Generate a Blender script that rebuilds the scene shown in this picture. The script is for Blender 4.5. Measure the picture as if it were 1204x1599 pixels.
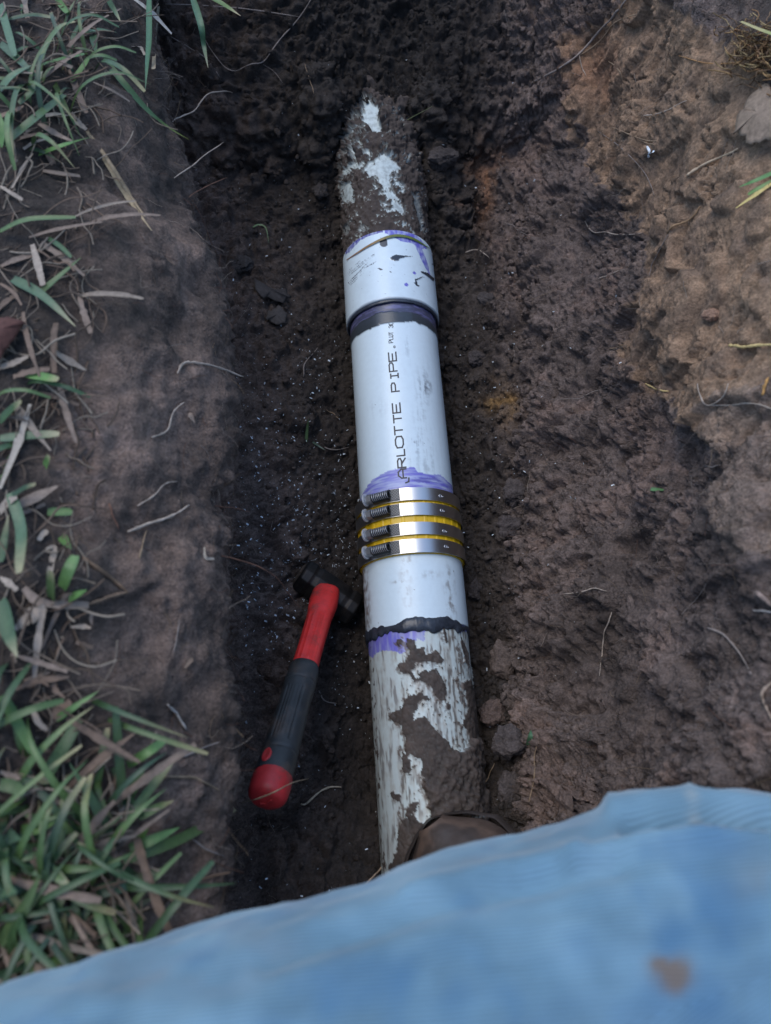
import bpy, math, random
import numpy as np
from mathutils import Vector, Matrix
from mathutils.bvhtree import BVHTree

for o in list(bpy.data.objects): bpy.data.objects.remove(o)
rng = np.random.default_rng(7)
random.seed(7)
SC = bpy.context.scene
COL = SC.collection
PI = math.pi

# ---------------------------------------------------------------- camera, light, exposure
FPX = 1163.0
PITCH, YAW = math.radians(69.897), math.radians(3.713)
CAM = np.array([-0.0472, 0.0, 0.8516])
FW = np.array([math.sin(YAW)*math.cos(PITCH), math.cos(YAW)*math.cos(PITCH), -math.sin(PITCH)])
RT = np.array([math.cos(YAW), -math.sin(YAW), 0.0])
UP = np.cross(RT, FW)
cd = bpy.data.cameras.new('camera'); cam = bpy.data.objects.new('camera', cd); COL.objects.link(cam)
M = Matrix(((RT[0], UP[0], -FW[0], CAM[0]), (RT[1], UP[1], -FW[1], CAM[1]), (RT[2], UP[2], -FW[2], CAM[2]), (0, 0, 0, 1)))
cam.matrix_world = M
cd.sensor_fit = 'VERTICAL'; cd.sensor_height = 36.0; cd.lens = FPX/1599*36.0
cd.clip_start = 0.02; cd.clip_end = 200
cd.dof.use_dof = True; cd.dof.focus_distance = 0.87; cd.dof.aperture_fstop = cd.lens/1000/0.0050
SC.camera = cam

SUN_EL, SUN_AZ = math.radians(66), math.radians(-42)      # azimuth measured from +Y towards +X
W = bpy.data.worlds.new('World'); SC.world = W; W.use_nodes = True
wn = W.node_tree; bg = wn.nodes['Background']
sky = wn.nodes.new('ShaderNodeTexSky'); sky.sky_type = 'NISHITA'; sky.sun_disc = False
sky.sun_elevation = SUN_EL; sky.sun_rotation = SUN_AZ
sky.air_density = 1.0; sky.dust_density = 0.3; sky.ozone_density = 1.0
wn.links.new(sky.outputs[0], bg.inputs[0]); bg.inputs[1].default_value = 0.15
sd = bpy.data.lights.new('sun', 'SUN'); sun = bpy.data.objects.new('sun', sd); COL.objects.link(sun)
sd.energy = 0.9; sd.angle = math.radians(40); sd.color = (1.0, 0.95, 0.88)
sv = Vector((math.sin(SUN_AZ)*math.cos(SUN_EL), math.cos(SUN_AZ)*math.cos(SUN_EL), math.sin(SUN_EL)))
sun.rotation_euler = sv.to_track_quat('Z', 'Y').to_euler()
SC.view_settings.view_transform = 'Standard'; SC.view_settings.look = 'None'
SC.view_settings.gamma = 1; SC.view_settings.use_curve_mapping = False
SC.view_settings.exposure = 1.0
SC.render.engine = 'CYCLES'
SC.cycles.use_denoising = True
SC.cycles.max_bounces = 5

# ---------------------------------------------------------------- measuring helpers
def ray(px, py):
    d = FW + RT*((px-602)/FPX) - UP*((py-799.5)/FPX)
    return d
def onplane(px, py, z):
    d = ray(px, py); return CAM + d*((z-CAM[2])/d[2])
def atdepth(px, py, t): return CAM + ray(px, py)*t
def oncyl(px, py, R):
    """photo point -> (distance along the pipe, arc length round it, 0 on top)"""
    d = ray(px, py); a = d[0]**2+d[2]**2; b = CAM[0]*d[0]+CAM[2]*d[2]; c = CAM[0]**2+CAM[2]**2-R*R
    disc = b*b-a*c
    t = (-b-math.sqrt(disc))/a if disc > 0 else -b/a
    p = CAM+d*t
    return p[1], math.atan2(p[0], p[2])*R
def topix(P):
    v = P-CAM; w = v@FW
    return 602+FPX*(v@RT)/w, 799.5-FPX*(v@UP)/w

# ---------------------------------------------------------------- noise
_perm = np.random.default_rng(3).permutation(256).astype(np.int32); _perm = np.concatenate([_perm]*3)
_grad = np.random.default_rng(4).normal(size=(256, 3)).astype(np.float32); _grad /= np.linalg.norm(_grad, axis=1)[:, None]
def perlin(P, sc, off=0.0):
    P = (np.asarray(P, np.float32)*np.float32(1.0) if np.isscalar(sc) else np.asarray(P, np.float32))*np.asarray(sc, np.float32)+np.float32(off)
    I = np.floor(P).astype(np.int32); F = P-I; I &= 255
    U = F*F*F*(F*(F*6-15)+10)
    out = np.zeros(len(P), np.float32)
    for dx in (0, 1):
        wx = U[:, 0] if dx else 1-U[:, 0]
        hx = _perm[I[:, 0]+dx]
        for dy in (0, 1):
            wy = U[:, 1] if dy else 1-U[:, 1]
            hy = _perm[hx+I[:, 1]+dy]
            for dz in (0, 1):
                wz = U[:, 2] if dz else 1-U[:, 2]
                g = _grad[_perm[hy+I[:, 2]+dz]]
                out += wx*wy*wz*((F[:, 0]-dx)*g[:, 0]+(F[:, 1]-dy)*g[:, 1]+(F[:, 2]-dz)*g[:, 2])
    return out*1.5
def fbm(P, sc, n=3, off=0.0):
    o = 0; a = 1.0
    for k in range(n): o = o+a*perlin(P, np.asarray(sc)*2.03**k, off+17.3*k); a *= 0.5
    return o
_jit = np.random.default_rng(5).random((256, 3)).astype(np.float32)
def worley(P, sc, off=0.0):
    """distance to the nearest scattered point and that point's own random number"""
    P = np.asarray(P, np.float32)*np.float32(sc)+np.float32(off)
    I = np.floor(P).astype(np.int32); F = P-I; I &= 255
    best = np.full(len(P), 9, np.float32); sec = best.copy(); cid = np.zeros(len(P), np.int32)
    for dx in (-1, 0, 1):
        hx = _perm[(I[:, 0]+dx) & 255]
        for dy in (-1, 0, 1):
            hy = _perm[hx+((I[:, 1]+dy) & 255)]
            for dz in (-1, 0, 1):
                h = _perm[hy+((I[:, 2]+dz) & 255)]
                j = _jit[h]
                d = (dx+j[:, 0]-F[:, 0])**2+(dy+j[:, 1]-F[:, 1])**2+(dz+j[:, 2]-F[:, 2])**2
                m = d < best
                sec = np.where(m, best, np.minimum(sec, d))
                best[m] = d[m]; cid[m] = h[m]
    return np.sqrt(best), cid/255.0, np.sqrt(sec)
def sstep(a, b, x):
    t = np.clip((x-a)/(b-a), 0, 1); return t*t*(3-2*t)
def inpoly(X, Y, poly):
    r = np.zeros(X.shape, bool); n = len(poly)
    for i in range(n):
        x0, y0 = poly[i]; x1, y1 = poly[(i+1) % n]
        if y0 == y1: continue
        c = ((y0 > Y) != (y1 > Y)) & (X < (x1-x0)*(Y-y0)/(y1-y0)+x0)
        r ^= c
    return r
def crop(pts, ox, oy, s): return [(ox+x/s, oy+y/s) for x, y in pts]

# ---------------------------------------------------------------- mesh helpers
def link(name, me, parent=None, mat=None):
    o = bpy.data.objects.new(name, me); COL.objects.link(o)
    if parent is not None: o.parent = parent
    if mat is not None: me.materials.append(mat)
    return o
def mesh_np(name, V, F, mat=None, parent=None, col=None, rgh=None, smooth=True):
    V = np.asarray(V, np.float32); me = bpy.data.meshes.new(name)
    Fs = F if isinstance(F, list) and len(F) and isinstance(F[0], np.ndarray) and F[0].ndim == 2 else [np.asarray(F, np.int32)]
    Fs = [f for f in Fs if len(f)]
    loops = np.concatenate([f.ravel() for f in Fs]).astype(np.int32)
    tot = np.concatenate([np.full(len(f), f.shape[1], np.int32) for f in Fs])
    st = np.concatenate([[0], np.cumsum(tot)[:-1]]).astype(np.int32)
    me.vertices.add(len(V)); me.vertices.foreach_set('co', V.ravel())
    me.loops.add(len(loops)); me.loops.foreach_set('vertex_index', loops)
    me.polygons.add(len(tot)); me.polygons.foreach_set('loop_start', st); me.polygons.foreach_set('loop_total', tot)
    me.polygons.foreach_set('use_smooth', np.full(len(tot), smooth))
    me.update(calc_edges=True)
    if col is not None:
        a = me.attributes.new('col', 'FLOAT_COLOR', 'POINT')
        c = np.ones((len(V), 4), np.float32); c[:, :3] = col; a.data.foreach_set('color', c.ravel())
    if rgh is not None:
        a = me.attributes.new('rgh', 'FLOAT', 'POINT'); a.data.foreach_set('value', np.broadcast_to(np.asarray(rgh, np.float32), (len(V),)).copy())
    return link(name, me, parent, mat)
class MB:
    def __init__(s): s.V = []; s.Q = []; s.T = []; s.C = []; s.n = 0
    def add(s, V, Q=None, T=None, col=None):
        V = np.asarray(V, float).reshape(-1, 3)
        s.V.append(V)
        if Q is not None and len(Q): s.Q.append(np.asarray(Q, np.int32)+s.n)
        if T is not None and len(T): s.T.append(np.asarray(T, np.int32)+s.n)
        s.C.append(np.broadcast_to(np.asarray(col if col is not None else (1, 1, 1), float), (len(V), 3)))
        s.n += len(V)
    def build(s, name, mat, parent=None, smooth=True, rgh=None):
        F = []
        if s.Q: F.append(np.concatenate(s.Q))
        if s.T: F.append(np.concatenate(s.T))
        return mesh_np(name, np.concatenate(s.V), F, mat, parent, np.concatenate(s.C), rgh, smooth)
def gridfaces(n, m, wrap=False):
    i = np.arange(n-1)[:, None]; j = np.arange(m if wrap else m-1)[None, :]
    a = i*m+j; b = i*m+(j+1) % m; c = (i+1)*m+(j+1) % m; d = (i+1)*m+j
    return np.stack([a, b, c, d], -1).reshape(-1, 4)
def smoothpath(P, k=4):
    P = np.asarray(P, float)
    if len(P) < 3: return np.array([P[0]+(P[-1]-P[0])*t for t in np.linspace(0, 1, k*2+1)])
    Q = np.vstack([2*P[0]-P[1], P, 2*P[-1]-P[-2]]); out = []
    for i in range(1, len(Q)-2):
        for t in np.arange(k)/k:
            out.append(0.5*((2*Q[i])+(-Q[i-1]+Q[i+1])*t+(2*Q[i-1]-5*Q[i]+4*Q[i+1]-Q[i+2])*t*t+(-Q[i-1]+3*Q[i]-3*Q[i+1]+Q[i+2])*t**3))
    out.append(P[-1]); return np.array(out)
def frames(P):
    T = np.gradient(P, axis=0); T /= np.linalg.norm(T, axis=1)[:, None]+1e-12
    N = []; r = np.array([0.13, 0.2, 1.0])
    for t in T:
        n = r-t*(r@t); l = np.linalg.norm(n)
        if l < 1e-6: n = np.cross(t, (1, 0, 0)); l = np.linalg.norm(n)
        n /= l; N.append(n); r = n
    N = np.array(N); return T, N, np.cross(T, N)
def tube(P, R, n=6, caps=True, sx=1.0):
    P = np.asarray(P, float); R = np.broadcast_to(np.asarray(R, float), (len(P),))
    T, N, B = frames(P); a = np.arange(n)*2*PI/n
    V = P[:, None]+R[:, None, None]*(np.cos(a)[None, :, None]*N[:, None]*sx+np.sin(a)[None, :, None]*B[:, None])
    V = V.reshape(-1, 3); Q = gridfaces(len(P), n, True)[:, ::-1]; T3 = []
    if caps:
        k = len(V); V = np.vstack([V, P[0], P[-1]])
        for j in range(n):
            T3.append((j, (j+1) % n, k)); T3.append(((len(P)-1)*n+(j+1) % n, (len(P)-1)*n+j, k+1))
    return V, Q, np.array(T3, np.int32).reshape(-1, 3)
def ribbon(P, W_, fold=0.25, side=None):
    """a leaf blade: three points across, folded along its middle"""
    P = np.asarray(P, float); T = np.gradient(P, axis=0); T /= np.linalg.norm(T, axis=1)[:, None]+1e-12
    s = np.cross(T, np.array([0, 0, 1.0])) if side is None else np.broadcast_to(side, T.shape)
    l = np.linalg.norm(s, axis=1)[:, None]; s = np.where(l > 0.05, s/(l+1e-9), np.array([1.0, 0, 0]))
    n = np.cross(s, T)
    W_ = np.asarray(W_)[:, None]*0.5
    V = np.stack([P-s*W_+n*W_*fold, P, P+s*W_+n*W_*fold], 1).reshape(-1, 3)
    return V, gridfaces(len(P), 3)
def empty(name, loc=(0, 0, 0)):
    o = bpy.data.objects.new(name, None); COL.objects.link(o); o.location = loc; o.empty_display_size = 0.02; return o
def tag(o, label=None, cat=None, group=None, kind=None):
    if label: o['label'] = label
    if cat: o['category'] = cat
    if group: o['group'] = group
    if kind: o['kind'] = kind
    return o
def recentre(o):
    """put a one-mesh thing's origin at its own middle"""
    me = o.data; n = len(me.vertices); c = np.zeros(n*3, np.float32); me.vertices.foreach_get('co', c)
    c = c.reshape(-1, 3); m = (c.min(0)+c.max(0))/2; me.vertices.foreach_set('co', (c-m).ravel()); me.update(); o.location = Vector(m.tolist())
    return o

# ---------------------------------------------------------------- materials
def mat_new(name):
    m = bpy.data.materials.new(name); m.use_nodes = True
    nt = m.node_tree; b = nt.nodes['Principled BSDF']; return m, nt, b
def mat_attr(name, rough=0.5, spec=0.5, grain=0.0, gscale=300, bump=0.0, bscale=400, metallic=0.0, rattr=False, transl=0.0, bdist=0.001):
    """base colour from the mesh's own painted colour, with fine grain and relief"""
    m, nt, b = mat_new(name); L = nt.links
    at = nt.nodes.new('ShaderNodeAttribute'); at.attribute_name = 'col'
    tc = nt.nodes.new('ShaderNodeTexCoord')
    src = at.outputs['Color']
    if grain:
        n = nt.nodes.new('ShaderNodeTexNoise'); n.inputs['Scale'].default_value = gscale; n.inputs['Detail'].default_value = 4; n.inputs['Roughness'].default_value = 0.65
        L.new(tc.outputs['Object'], n.inputs['Vector'])
        mr = nt.nodes.new('ShaderNodeMapRange'); mr.inputs['From Min'].default_value = 0.3; mr.inputs['From Max'].default_value = 0.7
        mr.inputs['To Min'].default_value = 1-grain; mr.inputs['To Max'].default_value = 1+grain
        L.new(n.outputs['Fac'], mr.inputs['Value'])
        mx = nt.nodes.new('ShaderNodeMix'); mx.data_type = 'RGBA'; mx.blend_type = 'MULTIPLY'; mx.inputs['Factor'].default_value = 1
        L.new(src, mx.inputs['A']); L.new(mr.outputs['Result'], mx.inputs['B']); src = mx.outputs['Result']
    L.new(src, b.inputs['Base Color'])
    b.inputs['Roughness'].default_value = rough; b.inputs['Specular IOR Level'].default_value = spec; b.inputs['Metallic'].default_value = metallic
    if rattr:
        ra = nt.nodes.new('ShaderNodeAttribute'); ra.attribute_name = 'rgh'; L.new(ra.outputs['Fac'], b.inputs['Roughness'])
    if bump:
        n2 = nt.nodes.new('ShaderNodeTexNoise'); n2.inputs['Scale'].default_value = bscale; n2.inputs['Detail'].default_value = 5; n2.inputs['Roughness'].default_value = 0.7
        L.new(tc.outputs['Object'], n2.inputs['Vector'])
        bp = nt.nodes.new('ShaderNodeBump'); bp.inputs['Strength'].default_value = bump; bp.inputs['Distance'].default_value = bdist
        L.new(n2.outputs['Fac'], bp.inputs['Height']); L.new(bp.outputs[0], b.inputs['Normal'])
    if transl:
        b.inputs['Subsurface Weight'].default_value = transl; b.inputs['Subsurface Radius'].default_value = (0.002, 0.003, 0.001); b.inputs['Subsurface Scale'].default_value = 1.0
    return m
def grime(m, amount, colr=(.075, .056, .045), scale=38):
    """dried soil smeared over a clean material"""
    nt = m.node_tree; L = nt.links; b = nt.nodes['Principled BSDF']; src = b.inputs['Base Color'].links[0].from_socket
    tc = nt.nodes.new('ShaderNodeTexCoord'); n = nt.nodes.new('ShaderNodeTexNoise'); n.inputs['Scale'].default_value = scale; n.inputs['Detail'].default_value = 8; n.inputs['Roughness'].default_value = .72; L.new(tc.outputs['Object'], n.inputs['Vector'])
    r = nt.nodes.new('ShaderNodeMapRange'); r.inputs['From Min'].default_value = .66-amount*.3; r.inputs['From Max'].default_value = .80-amount*.2; r.inputs['To Max'].default_value = .85; L.new(n.outputs['Fac'], r.inputs['Value'])
    mx = nt.nodes.new('ShaderNodeMix'); mx.data_type = 'RGBA'; L.new(r.outputs['Result'], mx.inputs['Factor']); L.new(src, mx.inputs['A']); mx.inputs['B'].default_value = (*colr, 1); L.new(mx.outputs['Result'], b.inputs['Base Color'])
    return m
def mat_plain(name, colr, rough=0.5, metallic=0.0, spec=0.5, bump=0.0, bscale=300, var=0.0, vscale=60, bdist=0.001):
    m, nt, b = mat_new(name); L = nt.links
    b.inputs['Base Color'].default_value = (*colr, 1); b.inputs['Roughness'].default_value = rough
    b.inputs['Metallic'].default_value = metallic; b.inputs['Specular IOR Level'].default_value = spec
    tc = nt.nodes.new('ShaderNodeTexCoord')
    if var:
        n = nt.nodes.new('ShaderNodeTexNoise'); n.inputs['Scale'].default_value = vscale; n.inputs['Detail'].default_value = 6; n.inputs['Roughness'].default_value = 0.7
        L.new(tc.outputs['Object'], n.inputs['Vector'])
        cr = nt.nodes.new('ShaderNodeValToRGB'); cr.color_ramp.elements[0].position = 0.3; cr.color_ramp.elements[1].position = 0.72
        cr.color_ramp.elements[0].color = (*[c*(1-var) for c in colr], 1); cr.color_ramp.elements[1].color = (*[min(1, c*(1+var)) for c in colr], 1)
        L.new(n.outputs['Fac'], cr.inputs[0]); L.new(cr.outputs[0], b.inputs['Base Color'])
        mr = nt.nodes.new('ShaderNodeMapRange'); mr.inputs['To Min'].default_value = max(0.05, rough-0.15); mr.inputs['To Max'].default_value = min(1, rough+0.15)
        L.new(n.outputs['Fac'], mr.inputs['Value']); L.new(mr.outputs['Result'], b.inputs['Roughness'])
    if bump:
        n2 = nt.nodes.new('ShaderNodeTexNoise'); n2.inputs['Scale'].default_value = bscale; n2.inputs['Detail'].default_value = 5
        L.new(tc.outputs['Object'], n2.inputs['Vector'])
        bp = nt.nodes.new('ShaderNodeBump'); bp.inputs['Strength'].default_value = bump; bp.inputs['Distance'].default_value = bdist
        L.new(n2.outputs['Fac'], bp.inputs['Height']); L.new(bp.outputs[0], b.inputs['Normal'])
    return m
def mat_soil(name, rattr):
    """crumbly soil: painted colour, mineral speckle, and a fine broken relief of grains and flakes"""
    m, nt, b = mat_new(name); L = nt.links; nn = nt.nodes.new
    at = nn('ShaderNodeAttribute'); at.attribute_name = 'col'; tc = nn('ShaderNodeTexCoord')
    def noise(sc, det=4, ro=.65):
        n = nn('ShaderNodeTexNoise'); n.inputs['Scale'].default_value = sc; n.inputs['Detail'].default_value = det; n.inputs['Roughness'].default_value = ro; L.new(tc.outputs['Object'], n.inputs['Vector']); return n
    def mrange(v, a, b_, c, d):
        r = nn('ShaderNodeMapRange'); r.inputs['From Min'].default_value = a; r.inputs['From Max'].default_value = b_; r.inputs['To Min'].default_value = c; r.inputs['To Max'].default_value = d; L.new(v, r.inputs['Value']); return r.outputs['Result']
    def mth(op, a, b_):
        r = nn('ShaderNodeMath'); r.operation = op
        for k, v in enumerate((a, b_)):
            if isinstance(v, (int, float)): r.inputs[k].default_value = v
            else: L.new(v, r.inputs[k])
        return r.outputs[0]
    g1 = noise(430); g2 = noise(120); g3 = noise(900, 2)
    k = mth('MULTIPLY', mrange(g1.outputs['Fac'], .28, .72, .50, 1.50), mrange(g2.outputs['Fac'], .3, .7, .72, 1.28))
    mx = nn('ShaderNodeMix'); mx.data_type = 'RGBA'; mx.blend_type = 'MULTIPLY'; mx.inputs['Factor'].default_value = 1
    L.new(at.outputs['Color'], mx.inputs['A']); L.new(k, mx.inputs['B']); L.new(mx.outputs['Result'], b.inputs['Base Color'])
    wc = noise(150, 3); add = nn('ShaderNodeVectorMath'); add.operation = 'MULTIPLY_ADD'; L.new(wc.outputs['Color'], add.inputs[0]); add.inputs[1].default_value = (.006, .006, .006); L.new(tc.outputs['Object'], add.inputs[2])
    v1 = nn('ShaderNodeTexVoronoi'); v1.feature = 'DISTANCE_TO_EDGE'; v1.inputs['Scale'].default_value = 210; L.new(add.outputs[0], v1.inputs['Vector'])
    v2 = nn('ShaderNodeTexVoronoi'); v2.inputs['Scale'].default_value = 380; L.new(add.outputs[0], v2.inputs['Vector'])
    e1 = mrange(v1.outputs['Distance'], 0, .14, 0, 1)
    patch = mrange(noise(26, 3).outputs['Fac'], .42, .60, .0, 1)
    h = mth('ADD', mth('MULTIPLY', mth('MULTIPLY', e1, patch), .75), mth('MULTIPLY', mth('MULTIPLY', v2.outputs['Distance'], patch), -.45))
    h = mth('ADD', h, mth('MULTIPLY', g1.outputs['Fac'], 1.5)); h = mth('ADD', h, mth('MULTIPLY', g3.outputs['Fac'], .5)); h = mth('ADD', h, mth('MULTIPLY', g2.outputs['Fac'], 1.0))
    bp = nn('ShaderNodeBump'); bp.inputs['Strength'].default_value = 1.0; bp.inputs['Distance'].default_value = .0015; L.new(h, bp.inputs['Height']); L.new(bp.outputs[0], b.inputs['Normal'])
    b.inputs['Specular IOR Level'].default_value = .35; b.inputs['Roughness'].default_value = .85
    if rattr:
        ra = nn('ShaderNodeAttribute'); ra.attribute_name = 'rgh'; L.new(ra.outputs['Fac'], b.inputs['Roughness'])
        fa = nn('ShaderNodeAttribute'); fa.attribute_name = 'fin'; L.new(fa.outputs['Fac'], bp.inputs['Strength'])
    return m
M_SOIL = mat_soil('soil', True)
M_CLOD = mat_soil('clod_soil', False)
M_PVC = mat_attr('pvc', rattr=True, spec=0.5, grain=0.03, gscale=150, bump=0.12, bscale=700, bdist=0.0004)
M_GLUE = mat_plain('pipe_glue', (0.030, 0.036, 0.048), 0.35, var=0.5, vscale=120, bump=0.3, bscale=250)
M_INK = mat_plain('black_ink', (0.02, 0.02, 0.025), 0.5)
M_STEEL = mat_plain('stainless_steel', (0.62, 0.60, 0.57), 0.31, metallic=1.0, bump=0.05, bscale=900, bdist=0.0002)
M_DSTEEL = mat_plain('dark_steel', (0.10, 0.105, 0.11), 0.38, metallic=0.9, var=0.35, vscale=90)
M_SCREW = mat_plain('screw_steel', (0.55, 0.56, 0.58), 0.36, metallic=0.9)
M_PLATE = mat_plain('dull_steel', (0.05, 0.052, 0.056), 0.6, spec=0.25)
M_WORM = mat_plain('worm_steel', (0.16, 0.165, 0.17), 0.4, metallic=0.8)
M_THREAD = mat_attr('worm_thread', rough=.38, metallic=.75)
M_HEX = mat_plain('hex_steel', (0.55, 0.57, 0.59), 0.42, metallic=0.45)
M_YEL = mat_plain('yellow_rubber', (0.68, 0.42, 0.012), 0.42, var=0.12, vscale=80)
M_RED = mat_plain('red_plastic', (0.62, 0.032, 0.028), 0.4, var=0.2, vscale=60, bump=0.15, bscale=600, bdist=0.0004)
M_RED2 = mat_plain('dusty_red_rubber', (0.46, 0.026, 0.028), 0.55, var=0.3, vscale=50, bump=0.2, bscale=600, bdist=0.0004)
M_GRIP = mat_plain('black_rubber_grip', (0.022, 0.026, 0.029), 0.5, var=0.4, vscale=45, bump=0.2, bscale=700, bdist=0.0004)
M_HEAD = mat_plain('muddy_hammer_steel', (0.006, 0.0055, 0.005), 0.55, metallic=0.2, var=0.5, vscale=55, bump=0.35, bscale=160)
grime(M_RED, .45); grime(M_RED2, .5); grime(M_GRIP, .55); grime(M_HEAD, .8, (.032, .024, .019))
M_GRASS = mat_attr('grass_blade', rough=0.45, spec=0.4, grain=0.18, gscale=220, transl=0.15)
M_STRAW = mat_attr('straw', rough=0.75, spec=0.25, grain=0.25, gscale=260)
M_ROOT = mat_attr('root_bark', rough=0.8, spec=0.25, grain=0.25, gscale=500)
M_SHAV = mat_attr('shaving_pvc', rough=0.4, spec=0.5)
M_BOOT = mat_attr('boot_leather', rough=0.55, spec=0.4, grain=0.25, gscale=70, bump=0.35, bscale=220)

# ---------------------------------------------------------------- the ground with its trench
def knots(Y):
    L = np.interp(Y, [-8, -0.3, 0.0, 0.28, 0.47, 0.70, 1.0, 8], [0.02, 0.0, 0.0, 0.0, -0.012, -0.075, -0.11, -0.11])
    L += .0045*math.sin(Y*19+1)+.003*math.sin(Y*43+.4)+.0018*math.sin(Y*97)
    R = np.interp(Y, [-8, -0.3, 0.0, 0.3, 0.6, 0.85, 1.1, 8], [-0.07, -0.07, -0.055, 0.0, 0.035, 0.06, 0.07, 0.07])
    z1 = np.interp(Y, [-8, 0.1, 0.5, 0.9, 8], [0.0, 0.0, 0.01, 0.03, 0.03])
    K = [(-9, .40, 0), (-1.2, .39, 0), (-.50, .385, 0), (-.32+L, .378, 0), (-.262+L, .362, 0), (-.222+L, .332, 0), (-.190+L, .290, 0), (-.168+L, .245, 1), (-.200+L, .13, 1),
         (-.212+L, .022, 1), (-.158+L*.8, -.018, 1), (-.098, -.050, 1), (-.05, -.064, 1), (.05, -.064, 1), (.095, -.05, 1), (.135+R*.6, -.028, 1), (.175+R, .030, 1), (.222+R, .115, 1), (.252+R, .21, 1),
         (.272+R, .30, 0), (.315+R, .355, 0), (.40+R, .382, 0), (.65, .39, 0), (1.4, .39, 0), (9, .40, 0)]
    e = np.interp(Y, [-9, -.62, -.40, -.22, -.10, .02, .78, .86, .90, .94, 1.05, 1.16, 1.32, 1.5, 9], [.385, .385, .26, .05, .0, -.065, -.065, -.040, .025, .055, .110, .18, .32, .385, .385])
    out = []
    for x, z, fl in K:
        zz = max(z, e) if not fl else e + (z+.065)*max(0, (0.385-e)/.45)
        out.append((x, zz))
    return np.array(out)
seg_n = [6, 8, 10, 12, 14, 18, 18, 34, 34, 26, 36, 26, 40, 28, 30, 50, 66, 66, 50, 26, 20, 8, 8, 6]
ys = np.concatenate([[-9, -5, -3, -2, -1.4, -1.0, -.8], np.linspace(-.65, -.16, 50), np.arange(-.15, 1.16, .0019), np.linspace(1.17, 1.5, 50), [1.6, 1.8, 2.2, 3, 5, 9]])
tpar = np.concatenate([np.linspace(i, i+1, n, endpoint=False) for i, n in enumerate(seg_n)]+[[len(seg_n)]])
rows = []
for Y in ys:
    K = knots(Y); n = len(K); i = np.minimum(tpar.astype(int), n-2); t = tpar-i
    P0 = K[np.maximum(i-1, 0)]; P1 = K[i]; P2 = K[i+1]; P3 = K[np.minimum(i+2, n-1)]
    d = np.linalg.norm(P2-P1, axis=1)
    m1 = (P2-P0)*(d/(d+np.linalg.norm(P1-P0, axis=1)+1e-9))[:, None]
    m2 = (P3-P1)*(d/(d+np.linalg.norm(P3-P2, axis=1)+1e-9))[:, None]
    t = t[:, None]
    rows.append((2*t**3-3*t**2+1)*P1+(t**3-2*t**2+t)*m1+(-2*t**3+3*t**2)*P2+(t**3-t**2)*m2)
XZ = np.array(rows); NY, NX = XZ.shape[:2]
G = np.empty((NY, NX, 3)); G[..., 0] = XZ[..., 0]; G[..., 1] = ys[:, None]; G[..., 2] = XZ[..., 1]
base = G.copy()
# mound of loose soil under the boot and heaped against the pipe
x, y, z = G[..., 0], G[..., 1], G[..., 2]
G[..., 2] += .055*np.exp(-(((x-.10)/.075)**2+((y+.13)/.10)**2))*(z < .1)
G[..., 2] += .035*np.exp(-(((x-.085)/.035)**2+((y-.03)/.09)**2))*(z < .1)
G[..., 2] += .066*np.exp(-(((x-.078)/.034)**2+((y-.84)/.10)**2))*(z < .1)
G[..., 2] += .048*np.exp(-(((x+.080)/.03)**2+((y-.88)/.06)**2))*(z < .1)
def gnormal(G):
    du = np.gradient(G, axis=1); dv = np.gradient(G, axis=0)
    N = np.cross(du, dv); N /= np.linalg.norm(N, axis=-1)[..., None]+1e-12
    return N
N = gnormal(G); P = G.reshape(-1, 3).astype(np.float32); Nf = N.reshape(-1, 3)
col_i = np.tile(tpar, NY)
near = (P[:, 1] > -.6) & (P[:, 1] < 1.5) & (np.abs(P[:, 0]) < .7)
idx = np.nonzero(near)[0]; p = P[idx]; ti = col_i[idx]
# where each part of the profile is
w_floor = sstep(9.2, 10.3, ti)*(1-sstep(14.6, 15.6, ti))
w_rwall = sstep(14.6, 15.6, ti)*(1-sstep(19.2, 20.2, ti))
w_lwall = sstep(6.3, 7.2, ti)*(1-sstep(9.2, 10.3, ti))
w_lip = sstep(2.5, 4.0, ti)*(1-sstep(6.3, 7.2, ti))
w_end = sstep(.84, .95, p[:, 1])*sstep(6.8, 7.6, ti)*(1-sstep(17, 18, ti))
w_foot = np.exp(-((ti-15.2)/1.1)**2)+.6*np.exp(-((ti-10.0)/.6)**2)
w_clod = np.clip(w_floor*.75+w_end+w_foot*.9, 0, 1)
q = p+.006*np.stack([fbm(p, 45, 2, 1), fbm(p, 45, 2, 5), fbm(p, 45, 2, 9)], 1)
q2 = p+.002*np.stack([fbm(p, 160, 2, 2), fbm(p, 160, 2, 6), fbm(p, 160, 2, 8)], 1)
pxx, pyy = topix(p)
wpx = pxx+26*fbm(p, 30, 3, 101); wpy = pyy+26*fbm(p, 30, 3, 107)
TAN = [(893, 60), (985, -20), (1204, 90), (1260, 300), (1260, 560), (1190, 640), (1122, 700), (1108, 690), (1060, 640), (1005, 590), (955, 560), (985, 520), (1020, 440), (985, 330), (930, 280), (900, 190)]
tan = inpoly(wpx, wpy, TAN)&(w_rwall+sstep(18, 20, ti) > .3)
ws = 1-.55*tan
disp = .012*fbm(p, 7, 2, 3)*(.4+.6*w_rwall)
def clods(q, sc, off):
    d, c, e = worley(q, sc, off); w = e-d
    return (.65*sstep(0, .22, w)+.35*np.sqrt(np.clip(1-(d/.8)**2, 0, 1)))*np.clip(c*1.6-.45, 0, 1)
c1 = clods(q, 26, 3.1); c2 = clods(q, 62, 7.7); c3 = clods(q2, 150, 2.2); c4 = clods(q2, 330, 4.4)
pat = np.clip(.55+1.3*fbm(p, 13, 2, 21), 0, 1)          # crumbly here, smeared smooth there
disp += w_clod*(.017*c1+.0100*c2+.0050*c3+.0026*c4)
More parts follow.
